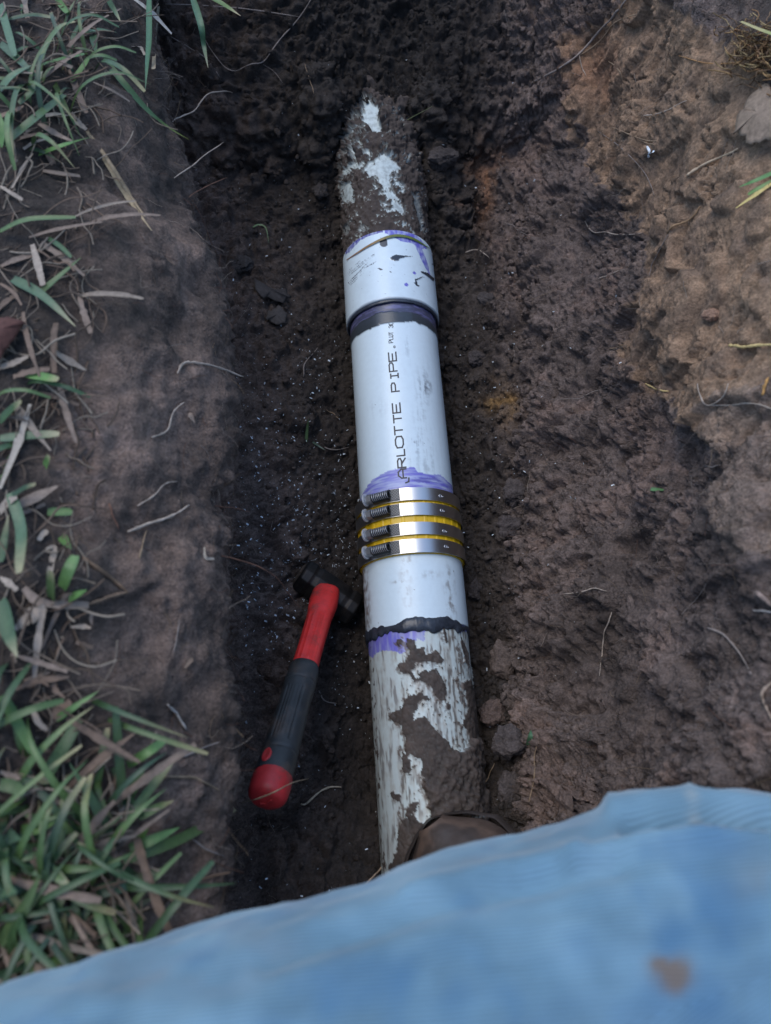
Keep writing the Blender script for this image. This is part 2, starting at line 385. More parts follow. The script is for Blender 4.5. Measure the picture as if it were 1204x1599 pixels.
disp += ws*w_rwall*(1-w_clod)*(pat*(.0075*c2+.0042*c3+.0026*c4)+.0020*c3+.0008*c4)
f3 = fbm(p, 70, 3, 31)
disp += (.0040*f3)*ws*(w_rwall+w_floor*.6+w_end)+.0018*fbm(p, 260, 2, 33)*(.3+.7*(w_rwall+w_floor))
# spade cuts: shallow leaning facets with sharp lower edges on the right wall
fac = perlin(p*np.array([1, 1, .7], np.float32), 11, 40); step = 0
fac2 = perlin(p*np.array([1, 1.3, .8], np.float32), 21, 44)
disp += w_rwall*(.013*sstep(.0, .04, fac-.02)-.005+.008*sstep(0, .04, fac2-.12)-.008*sstep(0, .06, -fac2-.28))
sm = fbm(p*np.array([1, 1, .22], np.float32), 42, 3, 47)            # smears left by the spade, down the slope
disp += w_rwall*.0045*sm*(1-.6*pat)
cr = np.abs(fbm(p, 24, 3, 50)); cr2 = np.abs(fbm(p, 55, 2, 57))
disp -= w_rwall*(.0105*(1-sstep(0, .040, cr))*sstep(-.1, .30, perlin(p, 9, 61))+.0045*(1-sstep(0, .05, cr2))*pat)
# left wall: fibrous, streaked downwards; lip: lumpy and smeared
st = fbm(p*np.array([1, 1, .16], np.float32), 95, 3, 70)
n0 = fbm(p, 12, 2, 85)
disp += w_lwall*(.0042*st+.0065*fbm(p, 30, 3, 73)+.003*c3+.004*c2)
disp += w_lip*(.013*fbm(p, 15, 3, 80)+.0028*fbm(p*np.array([1, .5, 1], np.float32), 80, 3, 83)+.0030*st*sstep(-.1, .3, n0)+.0012*c3+.004*c2*sstep(.05, .4, n0))
w_lawn = 1-np.clip(w_floor+w_rwall+w_lwall+w_lip, 0, 1)
disp += w_lawn*(.008*fbm(p, 16, 2, 90)+.004*c2)
# the ledge below the tan patch stands a little behind it
LEDGE = [(1005, 590), (1060, 640), (1108, 690), (1122, 700), (1130, 840), (1060, 900), (960, 860), (900, 720), (950, 600)]
led = inpoly(pxx+8*fbm(p, 40, 2, 111), pyy+8*fbm(p, 40, 2, 113), LEDGE)&(w_rwall > .3)
disp -= .011*led
P[idx] += (Nf[idx]*disp[:, None]).astype(np.float32)
# soil colours, with some light and shade painted in: dark humus, mauve-brown subsoil, tan clay, rusty streak
col = np.tile(np.array([.040, .031, .027]), (len(P), 1)); rgh = np.full(len(P), .9)
dark = np.array([.040, .0305, .0245]); mauve = np.array([.158, .117, .098]); tanc = np.array([.205, .130, .080]); lipc = np.array([.176, .120, .092]); rust = np.array([.22, .115, .066]); pinkb = np.array([.175, .115, .088])
n1 = fbm(p, 9, 3, 121); n2 = fbm(p, 40, 3, 125); n3 = fbm(p, 130, 2, 127)
c = np.tile(dark, (len(p), 1))
mixin = lambda c, k, w: c+(k-c)*np.clip(w, 0, 1)[:, None]
c = mixin(c, mauve, w_rwall*(.85+.6*n1)); c = mixin(c, mauve, np.exp(-((ti-15.4)/.9)**2)*.35)
c = mixin(c, lipc, w_lip*(.72+.95*n1-.45*sstep(.32, .62, p[:, 1]))*sstep(-.29, -.24, p[:, 0]+.08*sstep(.5, .8, p[:, 1]))); c = mixin(c, lipc, w_lwall*(.75+.5*n1)); c = mixin(c, np.array([.125, .088, .070]), np.exp(-((ti-9.8)/.75)**2)*(.7+.8*n1))  # last mix paints the debris slope lighter, as if lit
c = mixin(c, pinkb, w_rwall*sstep(.1, .5, n1+.4*n2)*.55)
tsoft = sstep(-.25, .30, .55*tan+.25*inpoly(pxx+60*fbm(p, 18, 3, 141), pyy+60*fbm(p, 18, 3, 147), TAN)*(w_rwall > .2)+.30*n1+.22*n2-.25)
c = mixin(c, tanc, tsoft*(tan | (w_rwall > .3))*(tan*.55+.40)*inpoly(pxx+60*fbm(p, 18, 3, 141), pyy+60*fbm(p, 18, 3, 147), [(850, 20), (985, -60), (1260, -60), (1260, 640), (1122, 740), (980, 640), (920, 540), (960, 420), (880, 300)])*.85+.35*tan*(n2+.3))
lowr = inpoly(wpx, wpy, [(1108, 640), (1260, 600), (1260, 900), (1150, 880), (1120, 760)])&(w_rwall+sstep(18, 20, ti) > .3)
c = mixin(c, np.array([.24, .17, .125]), lowr*.6)
och = np.exp(-(((wpx-785)/28)**2+((wpy-630)/24)**2)); c = mixin(c, np.array([.21, .12, .045]), och*1.1*(ti > 14))
rs = np.exp(-(((wpx-757)/22)**2+((wpy-292)/62)**2)); c = mixin(c, rust, rs*1.1*(ti > 12))
rb = np.exp(-(((wpx-935)/40)**2+((wpy-105)/60)**2)); c = mixin(c, rust, rb*.8*(w_rwall > .3))
c *= (1+.28*n2+.22*n3)[:, None]
c *= (1-.35*w_end*(1-w_rwall))[:, None]  # shade of the far end put into the soil colour
col[idx] = np.clip(c, .008, .5)
rg = .92-.30*np.clip(w_floor+.3*w_end, 0, 1)*sstep(-.1, .5, fbm(p, 22, 3, 131)+.2*n3)
rgh[idx] = rg
fin = np.full(len(P), .8, np.float32); fin[idx] = 1-.5*tan-.35*w_lip
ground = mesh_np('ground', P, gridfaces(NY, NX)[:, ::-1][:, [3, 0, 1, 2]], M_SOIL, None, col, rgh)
a_ = ground.data.attributes.new('fin', 'FLOAT', 'POINT'); a_.data.foreach_set('value', fin)
# make sure the faces look up
if ground.data.polygons[(NY//2)*(NX-1)+5].normal.z < 0: ground.data.flip_normals()
tag(ground, kind='structure')
Pg = P.reshape(NY, NX, 3)
sub = Pg[::2, ::2]; bvh = BVHTree.FromPolygons(sub.reshape(-1, 3).tolist(), gridfaces(sub.shape[0], sub.shape[1]).tolist())
CV = Vector(CAM.tolist())
def cast(px, py):
    d = ray(px, py); r = bvh.ray_cast(CV, Vector(d.tolist()).normalized())
    if r[0] is None: return onplane(px, py, 0.38), np.array([0, 0, 1.0])
    n = np.array(r[1]); n = n if n@d < 0 else -n
    return np.array(r[0]), n
def down(x, y):
    r = bvh.ray_cast(Vector((x, y, 1.5)), Vector((0, 0, -1)))
    if r[0] is None: return np.array([x, y, .39]), np.array([0, 0, 1.0])
    n = np.array(r[1]); return np.array(r[0]), (n if n[2] > 0 else -n)
def lifted(px, py, h):
    hit, n = cast(px, py); d = ray(px, py); return CAM+d*((hit[2]+h-CAM[2])/d[2])

# ---------------------------------------------------------------- the pipe
WHITE = np.array([.62, .72, .76]); OLD = np.array([.47, .53, .51]); MUD = np.array([.056, .041, .033]); PURP = np.array([.150, .140, .50]); DGL = np.array([.035, .042, .055])
def cylgrid(y0, y1, R, dy=.0011, prof=None):
    s = np.linspace(y0, y1, max(2, int((y1-y0)/dy)))
    th = np.concatenate([np.arange(-1.95, 1.95, .0011/R), np.linspace(1.95, 2*PI-1.95, 40)])
    S, T = np.meshgrid(s, th, indexing='ij'); Rr = np.full(S.shape, R)
    if prof is not None: Rr = Rr+prof(S, T)
    return S, T, Rr
def cylpos(S, T, R): return np.stack([R*np.sin(T), S, R*np.cos(T)], -1)
def paint(c, m, k): return c+(k-c)*np.clip(m, 0, 1)[..., None]
def pipe_part(name, y0, y1, R, fn, parent, dy=.0011, ends=()):
    S, T, Rr = cylgrid(y0, y1, R, dy); Pp = cylpos(S, T, Rr).reshape(-1, 3)
    nrm = cylpos(S, T, 1.0).reshape(-1, 3).copy(); nrm[:, 1] = 0
    vis = ((CAM-Pp)*nrm).sum(1) > -.02
    px, py = topix(Pp)
    c, rg, dsp = fn(Pp.astype(np.float32), px, py, vis, S.ravel(), T.ravel())
    Pp = Pp+nrm*dsp[:, None]
    F = [gridfaces(S.shape[0], S.shape[1], True)[:, ::-1]]
    V = Pp; m = S.shape[1]
    for e in ends:      # a flat rim down to the pipe inside
        row = V[:m] if e == 0 else V[(S.shape[0]-1)*m:S.shape[0]*m]
        inner = row.copy(); k = .0556/np.hypot(row[:, 0], row[:, 2]); inner[:, 0] *= k; inner[:, 2] *= k
        b0 = 0 if e == 0 else (S.shape[0]-1)*m; b1 = len(V); V = np.vstack([V, inner]); j = np.arange(m); jn = (j+1) % m
        F.append(np.stack([b0+j, b0+jn, b1+jn, b1+j], 1) if e == 0 else np.stack([b0+jn, b0+j, b1+j, b1+jn], 1))
        c = np.vstack([c, np.tile(DGL*1.6, (m, 1))]); rg = np.concatenate([rg, np.full(m, .5)])
    return mesh_np(name, V, np.concatenate(F), M_PVC, parent, c, rg)
pipe = empty('sewer_pipe', (0, 0.4, -.057)); tag(pipe, 'white plastic sewer pipe with glued couplings and purple primer lying along the trench floor', 'pipe')
class Off:       # children keep world coordinates under the thing's empty
    pass
def adopt(o, root):
    o.parent = root; o.matrix_parent_inverse = Matrix.Translation(-root.location); return o
Sy = lambda px, py, R: oncyl(px, py, R)[0]
R0, RC, RH = .0572, .0622, .0590
y_ctop = Sy(598, 360, RC); y_cbot = Sy(612, 466, RC); y_hub_t = Sy(645, 872, RH); y_hub_b = Sy(652, 972, RH)
def mudtex(P_): return fbm(P_, 40, 3, 201), fbm(P_, 140, 2, 203), fbm(P_, 420, 2, 205)
def f_upper(P_, px, py, vis, S, T):
    a, b, d = mudtex(P_); wx = px+5*b+2.5*d+4*a; wy = py+6*b+3*d+5*a
    cr = lambda pts: inpoly(wx, wy, crop(pts, 500, 120, 4.442)) & vis
    w = cr([(330, 155), (385, 215), (425, 235), (400, 270), (405, 380), (370, 390), (330, 340), (295, 310), (290, 270), (320, 250), (305, 190)])
    w |= cr([(165, 640), (235, 590), (270, 630), (240, 650), (215, 670), (175, 690)]) | cr([(330, 590), (430, 550), (490, 570), (540, 620), (530, 650), (490, 670), (485, 720), (490, 770), (460, 800), (430, 770), (410, 720), (390, 690), (330, 710), (320, 640)])
    w |= cr([(170, 720), (215, 720), (245, 800), (235, 860), (200, 885), (160, 850), (155, 760)]) | cr([(500, 860), (550, 870), (580, 940), (560, 960), (520, 920), (500, 890)]) | cr([(435, 790), (500, 800), (545, 850), (500, 860), (460, 840)])
    w |= cr([(310, 515), (352, 512), (345, 552), (310, 548)]) | cr([(270, 455), (308, 455), (300, 495), (268, 490)]) | cr([(215, 500), (250, 470), (258, 560), (235, 600), (228, 530)]) | cr([(300, 600), (335, 592), (280, 645), (252, 628)])
    dm = cr([(215, 250), (265, 235), (280, 270), (230, 320), (210, 300)]) | cr([(160, 400), (250, 350), (240, 385), (170, 455)]) | cr([(630, 800), (670, 820), (700, 960), (720, 1110), (655, 1020), (690, 1050), (640, 880)]) | cr([(280, 1030), (350, 1035), (300, 1075), (240, 1090)]) | cr([(160, 1050), (240, 1000), (200, 1090), (155, 1150)])
    wfx = px+9*b+4*d+8*a; wfy = py+11*b+5*d+9*a
    fl = inpoly(wfx, wfy, crop([(150, 640), (240, 560), (420, 520), (560, 600), (600, 760), (600, 980), (460, 1000), (380, 760), (250, 640), (260, 880), (170, 910)], 500, 120, 4.442)) & vis
    fl |= inpoly(wfx, wfy, crop([(300, 130), (400, 200), (440, 240), (420, 400), (330, 420), (280, 540), (200, 600), (160, 450), (210, 240)], 500, 120, 4.442)) & vis
    dm |= fl & (.4*d+.9*b+.7*a > .12)
    w |= (.6*d+.7*b+.7*a > .52) & vis & (np.abs(T) < 1.3) & (S < .90)
    c = np.tile(MUD, (len(P_), 1))*(1+.35*a+.3*b)[:, None]
    c = paint(c, dm*.45, OLD*.7); c = paint(c, w*np.clip(.86+.35*b+.2*d, .3, 1), OLD*1.08)
    thick = .0028*(~w)*(~dm)*(1+.9*b+.5*a)+.0012*np.clip(d, -1, 1)*(~w)
    thick = thick+(~w)*(~dm)*sstep(.72, .86, S)*(.010*clods(P_, 45, 3.3)+.006*clods(P_, 110, 5.3)+.005*np.clip(a, 0, 1))
    return c, np.where(w, .5, .85), thick
def f_coup(P_, px, py, vis, S, T):
    a, b, d = mudtex(P_); wx = px+1.2*b+.5*d; wy = py+1.2*b+.6*d
    cr = lambda pts: inpoly(wx, wy, crop(pts, 500, 120, 4.442)) & vis
    c = np.tile(WHITE, (len(P_), 1)); rg = np.full(len(P_), .33)
    fade = np.clip(.85+.5*b+.4*fbm(P_, np.array([400, 60, 400]), 2, 211), .2, 1)
    p_ = cr([(270, 1090), (370, 1050), (430, 1045), (440, 1078), (350, 1098), (280, 1135), (220, 1195), (175, 1240), (178, 1195), (230, 1125)])
    c = paint(c, p_*fade, PURP*.62)
    p_ = cr([(450, 1040), (540, 1030), (620, 1050), (700, 1130), (745, 1195), (690, 1190), (640, 1155), (560, 1140), (510, 1110), (450, 1085)]) | cr([(655, 1165), (700, 1180), (745, 1290), (772, 1410), (740, 1345), (700, 1265)])
    c = paint(c, p_*fade, PURP)
    for (ex, ey, rx, ry, k) in ((440, 1150, 27, 32, DGL), (655, 1362, 9, 9, PURP), (597, 1440, 13, 12, PURP), (415, 1332, 12, 5, DGL), (490, 1355, 4, 4, DGL), (780, 1300, 5, 6, DGL)):
        X, Y = crop([(ex, ey)], 500, 120, 4.442)[0]
        c = paint(c, (((wx-X)/(rx/4.442))**2+((wy-Y)/(ry/4.442))**2 < 1) & vis, k)
    bl = cr([(488, 1258), (500, 1244), (520, 1238), (560, 1240), (640, 1242), (600, 1250), (560, 1264), (520, 1277), (496, 1272)]) | cr([(728, 1388), (690, 1400), (668, 1414), (668, 1436), (694, 1450), (668, 1453), (648, 1428), (658, 1404), (690, 1390)]) | cr([(700, 1348), (740, 1356), (790, 1398), (784, 1420), (735, 1380), (703, 1362)])
    c = paint(c, bl, DGL); rg = np.where(bl, .2, rg)
    # worn printed label, no longer legible
    for (x0, y0, x1, y1, h, k) in ((195, 1372, 300, 1285, 26, .55), (310, 1275, 378, 1232, 16, .6), (204, 1440, 292, 1352, 34, .9), (308, 1328, 392, 1283, 9, .8), (205, 1340, 280, 1275, 8, .4), (225, 1400, 330, 1290, 8, .5)):
        (X0, Y0), (X1, Y1) = crop([(x0, y0), (x1, y1)], 500, 120, 4.442); hh = h/4.442/2
        L = math.hypot(X1-X0, Y1-Y0); u = ((px-X0)*(X1-X0)+(py-Y0)*(Y1-Y0))/L; v = ((px-X0)*(Y1-Y0)-(py-Y0)*(X1-X0))/L
        gly = (np.sin(u*2.1)+.7*np.sin(u*3.7+1)+1.4*np.sin(v*2.4) > .1) & (u > 0) & (u < L) & (np.abs(v) < hh) & vis
        c = paint(c, gly*min(1, k*1.5)*np.clip(.75+1.2*b, 0, 1), DGL*1.5)
    # faint scuffs
    c *= (1-.05*np.clip(a+.4*b, 0, 1))[:, None]
    c = paint(c, ((d > .78)&(b > .1))*.5, DGL)
    rim = sstep(y_cbot+.0035, y_cbot+.0012, S+.0012*a); c = paint(c, rim*.55, np.array([.16, .17, .19]))
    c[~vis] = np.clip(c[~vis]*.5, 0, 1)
    return c, rg, np.where(bl, .0006, 0.0)-.0012*sstep(y_cbot+.0012, y_cbot, S)
def f_new(P_, px, py, vis, S, T):
    a, b, d = mudtex(P_); c = np.tile(WHITE, (len(P_), 1)); rg = np.full(len(P_), .34)
    st = fbm(P_, np.array([260, 18, 260]), 3, 221)
    for (ex, ey, rx, ry, k) in ((665, 760, 50, 130, .45), (600, 1200, 50, 60, .8), (690, 1330, 60, 140, .4), (545, 480, 20, 230, .35), (560, 1340, 60, 70, .3), (690, 770, 40, 50, .8), (330, 930, 60, 60, .2), (650, 1000, 70, 200, .25)):
        X, Y = crop([(ex, ey)], 520, 440, 4.704)[0]
        g = np.exp(-(((px-X)/(rx/4.7))**2+((py-Y)/(ry/4.7))**2))*k
        c = paint(c, g*np.clip(.15+1.3*st+.9*b+.5*d, 0, 1)*vis, np.array([.13, .14, .16]))
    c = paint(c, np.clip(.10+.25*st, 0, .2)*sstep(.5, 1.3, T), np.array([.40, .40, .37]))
    sp = (perlin(P_, 260, 223) > .80) & (perlin(P_, 40, 225) > .0); c = paint(c, sp*.7, DGL*1.5)
    lowp = crop([(180, 1700), (205, 1575), (230, 1530), (290, 1452), (400, 1392), (480, 1370), (600, 1362), (625, 1400), (700, 1412), (790, 1418), (870, 1490), (890, 1560), (890, 1700)], 520, 440, 4.704)
    pm = inpoly(px+.8*b, py+2.0*b+.8*d, lowp) & vis
    stv = fbm(P_, np.array([40, 340, 40]), 3, 227)
    c = paint(c, pm*np.clip(.78+.5*stv, .3, 1), PURP)
    pd = inpoly(px+.8*b, py+2.0*b+.8*d, crop([(560, 1440), (760, 1440), (800, 1470), (620, 1480)], 520, 440, 4.704)) & vis
    c = paint(c, pd*np.clip(.5+.8*stv, 0, .8), PURP*.62)
    # the primed and glued neck below the coupling
    n_ = fbm(P_, np.array([30, 30, 30]), 3, 229)*.004+.0012*b
    y_b = Sy(627, 503, R0); top = S > y_b+n_
    c = paint(c, top*1.0, np.array([.060, .062, .105])); c = paint(c, top*np.clip(.1+1.5*stv+.5*b, 0, .8)*sstep(y_b+.004, y_b+.012, S), np.array([.14, .135, .27]))
    blk = (S > y_b+n_) & (S < y_b+.012+n_*.6+.004*np.cos(T+.5)); c = paint(c, blk*.9, np.array([.036, .044, .048]))
    rg = np.where(top, .28, rg); rg = np.where(pm, .45, rg)
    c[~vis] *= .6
    return c, rg, np.where(blk, .0008, 0)+np.where(top, .0004, 0)
def f_hub(P_, px, py, vis, S, T):
    a, b, d = mudtex(P_); c = np.tile(WHITE*np.array([.97, .98, .99]), (len(P_), 1)); rg = np.full(len(P_), .36)
    st = fbm(P_, np.array([200, 50, 200]), 3, 231)
    for (ex, ey, rx, ry, k) in ((560, 1000, 60, 200, .35), (590, 1190, 20, 60, .5), (940, 1030, 40, 130, .7), (960, 1240, 40, 120, .9), (580, 850, 60, 60, .5), (770, 970, 80, 30, .5), (500, 1040, 50, 20, .7)):
        X, Y = crop([(ex, ey)], 530, 720, 5.473)[0]
        g = np.exp(-(((px-X)/(rx/5.47))**2+((py-Y)/(ry/5.47))**2))*k
        c = paint(c, g*np.clip(.1+1.3*st+1.1*b+.5*d, 0, 1)*vis, np.array([.16, .13, .11]))
    sp = (perlin(P_, 240, 233) > .72) & (perlin(P_, 50, 235) > -.05); c = paint(c, sp*.8, np.array([.08, .06, .05]))
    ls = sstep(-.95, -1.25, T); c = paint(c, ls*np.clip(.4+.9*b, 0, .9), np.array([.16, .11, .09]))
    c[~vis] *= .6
    return c, rg, np.zeros(len(P_))
def f_lower(P_, px, py, vis, S, T):
    a, b, d = mudtex(P_); wx = px+4.2*b+2.2*d+3*a; wy = py+5*b+2.6*d+3*a
    cr = lambda pts, sh=1.0: inpoly(px+(wx-px)*sh, py+(wy-py)*sh, crop(pts, 540, 950, 3.554)) & vis
    c = np.tile(OLD*1.05, (len(P_), 1)); rg = np.full(len(P_), .45)
    st = fbm(P_, np.array([210, 30, 210]), 3, 241); st2 = fbm(P_, np.array([420, 70, 420]), 2, 243)
    c = paint(c, np.clip(.25+.8*st+.5*b, 0, .6), np.array([.33, .30, .25]))
    scr = sstep(.16, .42, st+.55*st2)*sstep(-.3, .3, a+.3)
    c = paint(c, scr*.75, MUD*1.4)
    ls = cr([(120, 250), (250, 240), (300, 420), (300, 700), (310, 1000), (300, 1400), (180, 1500), (100, 900)], .5)
    c = paint(c, ls*.25, np.array([.40, .42, .42]))
    pm = cr([(110, 130), (440, 90), (440, 190), (400, 170), (345, 225), (330, 250), (250, 236), (170, 240), (150, 275), (118, 255)], .4) | cr([(605, 80), (690, 80), (690, 122), (630, 132)], .4)
    c = paint(c, pm*np.clip(.85+.4*st, .4, 1), PURP)
    w2x = px+9*b+4*d+7*a+4; w2y = py+12*b+5*d+9*a-5
    cr2 = lambda pts, sh=1.0: inpoly(w2x, w2y, crop(pts, 540, 950, 3.554)) & vis
    film = cr2([(340, 165), (385, 175), (390, 215), (440, 215), (440, 260), (500, 235), (550, 290), (520, 310), (455, 290), (400, 300), (360, 345), (380, 380), (430, 345), (500, 330), (520, 370), (550, 420), (555, 520), (520, 510), (490, 480), (470, 430), (420, 400), (370, 400), (350, 360), (310, 360), (290, 315), (340, 290), (360, 240), (335, 200)], .6)
    film |= cr2([(360, 480), (420, 470), (470, 490), (450, 505), (395, 520), (385, 570), (375, 620), (440, 600), (480, 650), (510, 690), (570, 740), (580, 770), (620, 795), (655, 790), (690, 700), (640, 640), (680, 560), (660, 480), (655, 400), (690, 390), (735, 520), (750, 620), (790, 720), (790, 900), (790, 1140), (700, 1150), (560, 1200), (460, 1200), (470, 1080), (430, 1000), (440, 940), (410, 920), (415, 830), (370, 820), (355, 850), (360, 910), (330, 920), (310, 890), (310, 830), (350, 745), (320, 700), (305, 640), (255, 630), (255, 590), (300, 540), (340, 510)])
    film |= cr2([(630, 140), (655, 190), (678, 250), (685, 340), (662, 300), (640, 220)], .5)
    film |= cr2([(320, 1150), (370, 1130), (400, 1180), (470, 1200), (560, 1200), (790, 1140), (800, 1600), (250, 1600), (240, 1420), (290, 1360), (280, 1260), (310, 1220)])
    film |= cr2([(375, 1080), (412, 1072), (388, 1125), (340, 1145), (352, 1110)], .6) | cr2([(240, 1015), (300, 1030), (302, 1075), (260, 1060)], .8) | cr2([(285, 175), (318, 172), (318, 205), (290, 212)], .4) | cr2([(532, 100), (550, 110), (566, 185), (552, 190), (540, 140)], .4) | cr2([(555, 525), (582, 530), (578, 565), (558, 560)], .5)
    mud = cr([(340, 165), (385, 175), (390, 215), (440, 215), (440, 260), (500, 235), (550, 290), (520, 310), (455, 290), (400, 300), (360, 345), (380, 380), (430, 345), (500, 330), (520, 370), (550, 420), (555, 520), (520, 510), (490, 480), (470, 430), (420, 400), (370, 400), (350, 360), (310, 360), (290, 315), (340, 290), (360, 240), (335, 200)], .6)
    mud |= cr([(360, 480), (420, 470), (470, 490), (450, 505), (395, 520), (385, 570), (375, 620), (440, 600), (480, 650), (510, 690), (570, 740), (580, 770), (620, 795), (655, 790), (690, 700), (640, 640), (680, 560), (660, 480), (655, 400), (690, 390), (735, 520), (750, 620), (790, 720), (790, 900), (790, 1140), (700, 1150), (560, 1200), (460, 1200), (470, 1080), (430, 1000), (440, 940), (410, 920), (415, 830), (370, 820), (355, 850), (360, 910), (330, 920), (310, 890), (310, 830), (350, 745), (320, 700), (305, 640), (255, 630), (255, 590), (300, 540), (340, 510)])
    mud |= cr([(630, 140), (655, 190), (678, 250), (685, 340), (662, 300), (640, 220)], .5)
    mud |= cr([(320, 1150), (370, 1130), (400, 1180), (470, 1200), (560, 1200), (790, 1140), (800, 1600), (250, 1600), (240, 1420), (290, 1360), (280, 1260), (310, 1220)])
    mud |= cr([(375, 1080), (412, 1072), (388, 1125), (340, 1145), (352, 1110)], .6) | cr([(240, 1015), (300, 1030), (302, 1075), (260, 1060)], .8) | cr([(285, 175), (318, 172), (318, 205), (290, 212)], .4) | cr([(532, 100), (550, 110), (566, 185), (552, 190), (540, 140)], .4) | cr([(555, 525), (582, 530), (578, 565), (558, 560)], .5)
    mud |= (d+.6*b > .60) & vis & (T > -.35) & (S < .12)
    mud |= vis & (T < -1.15) & (b > .35)
    thickz = cr([(560, 800), (790, 700), (790, 1300), (560, 1300), (470, 1190), (440, 950), (470, 850)])
    c = paint(c, film*np.clip(.5+.9*b+.5*d, .1, .85), MUD*1.9)
    c = paint(c, mud*np.clip(.99+.10*d, .85, 1), MUD); c[mud] *= (1+.35*a+.35*b)[mud][:, None]
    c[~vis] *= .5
    dsp = np.where(mud, .0010*(1+b)+.0008*d, 0)*sstep(-1.05, -.6, T)
    dsp += thickz*mud*np.clip(.0028+.0035*a+.002*b, 0, .02)
    return c, np.where(mud, .8, rg), dsp
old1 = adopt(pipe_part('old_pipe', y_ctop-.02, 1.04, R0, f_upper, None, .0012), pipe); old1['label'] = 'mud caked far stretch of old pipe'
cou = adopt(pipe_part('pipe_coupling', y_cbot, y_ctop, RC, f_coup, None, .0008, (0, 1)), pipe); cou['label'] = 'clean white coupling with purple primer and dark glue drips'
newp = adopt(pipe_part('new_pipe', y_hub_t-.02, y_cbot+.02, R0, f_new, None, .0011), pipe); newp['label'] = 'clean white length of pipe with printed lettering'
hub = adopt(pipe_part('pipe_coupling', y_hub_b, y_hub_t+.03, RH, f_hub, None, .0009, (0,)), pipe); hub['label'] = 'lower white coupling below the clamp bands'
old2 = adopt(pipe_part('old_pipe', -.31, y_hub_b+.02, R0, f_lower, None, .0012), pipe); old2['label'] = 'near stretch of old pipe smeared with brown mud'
def bead(name, yc, Rm, r, amp, seed, rg=.6):
    th = np.linspace(-PI, PI, 420, endpoint=False); P1 = np.stack([np.sin(th)*40, np.cos(th)*40, np.full_like(th, seed)], 1)*.01
    a = fbm(P1, 4, 3, seed); b = fbm(P1, 11, 3, seed+9)
    rr = r*np.clip(1+amp*a+.5*amp*b, .35, 2.2); yy = yc+r*amp*.7*fbm(P1, 6, 3, seed+20)
    n = 14; u = np.arange(n)*2*PI/n
    V = np.empty((len(th), n, 3)); rad = Rm+rr[:, None]*np.cos(u)*.5; rag = np.stack([fbm(P1, 8, 3, seed+40), fbm(P1, 5, 3, seed+50)], 1)*r*rg; lo_ = np.sin(u)[None, :] < 0; V[..., 0] = rad*np.sin(th)[:, None]; V[..., 2] = rad*np.cos(th)[:, None]; V[..., 1] = yy[:, None]+(rr[:, None]*1.15+np.where(lo_, np.abs(rag[:, :1])*1.8, rag[:, 1:]))*np.sin(u)
    F = gridfaces(len(th)+1, n, True); F %= len(th)*n
    return adopt(mesh_np(name, V.reshape(-1, 3), F, M_GLUE), pipe)
g1 = bead('glue_bead', y_hub_b-.002, R0+.0008, .0048, .75, 5); g1['label'] = 'lumpy dark glue ring squeezed out under the lower coupling'
g2 = bead('glue_bead', y_cbot-.0012, R0+.0025, .0024, .25, 8, .15); g2['label'] = 'dark glue ring under the upper coupling'
# printed lettering, stroke letters wrapped on the pipe
GL = {'A': [[(0, 0), (0, 3.6), (1.2, 6), (2.8, 6), (4, 3.6), (4, 0)], [(0, 2.4), (4, 2.4)]], 'R': [[(0, 0), (0, 6), (3, 6), (4, 5.2), (4, 3.8), (3, 3), (0, 3)], [(1.6, 3), (4, 0)]],
      'L': [[(0, 6), (0, 0), (4, 0)]], 'O': [[(1.1, 0), (0, 1.1), (0, 4.9), (1.1, 6), (2.9, 6), (4, 4.9), (4, 1.1), (2.9, 0), (1.1, 0)]], 'T': [[(0, 6), (4, 6)], [(2, 6), (2, 0)]],
      'E': [[(4, 6), (0, 6), (0, 0), (4, 0)], [(0, 3), (3.3, 3)]], 'P': [[(0, 0), (0, 6), (3, 6), (4, 5.2), (4, 3.6), (3, 2.8), (0, 2.8)]], 'I': [[(2, 0), (2, 6)], [(.5, 0), (3.5, 0)], [(.5, 6), (3.5, 6)]],
      'U': [[(0, 6), (0, 1), (1, 0), (3, 0), (4, 1), (4, 6)]], '3': [[(0, 5.4), (1, 6), (3, 6), (4, 5), (4, 3.8), (3, 3.1), (1.5, 3.1)], [(3, 3.1), (4, 2.3), (4, 1), (3, 0), (1, 0), (0, .7)]],
      '0': [[(1.1, 0), (0, 1.1), (0, 4.9), (1.1, 6), (2.9, 6), (4, 4.9), (4, 1.1), (2.9, 0), (1.1, 0)]], 'c': [[(2.4, 0), (3.9, -.3)], [(2.4, 0), (2.0, 2.3)]], 'r': [[(1.5+1.5*math.cos(q), 1.5+1.5*math.sin(q)) for q in np.linspace(0, 2*PI, 11)], [(1, .7), (1, 2.3), (2, 2.2), (2, 1.5), (1, 1.5)]]}
def strokes(mb, ch, s0, s1, t0, h, w):
    for line in GL[ch]:
        pts = [np.array([s0+(s1-s0)*gx/4, t0-h*gy/6]) for gx, gy in line]
        for A, B in zip(pts[:-1], pts[1:]):
            L = np.linalg.norm(B-A)
            if L < 1e-7: continue
            u = (B-A)/L; n = np.array([-u[1], u[0]])*w/2; A = A-u*w*.45; B = B+u*w*.45; k = max(2, int(L/.0015)+1)
            q = [A+(B-A)*t for t in np.linspace(0, 1, k)]; V = []
            for e in q:
                for sg in (-1, 1):
                    s, t = e+n*sg; th = t/R0; V.append(((R0+.00028)*math.sin(th), s, (R0+.00028)*math.cos(th)))
            mb.add(V, gridfaces(k, 2))
mb = MB()
cy = lambda v: 440+v/4.704
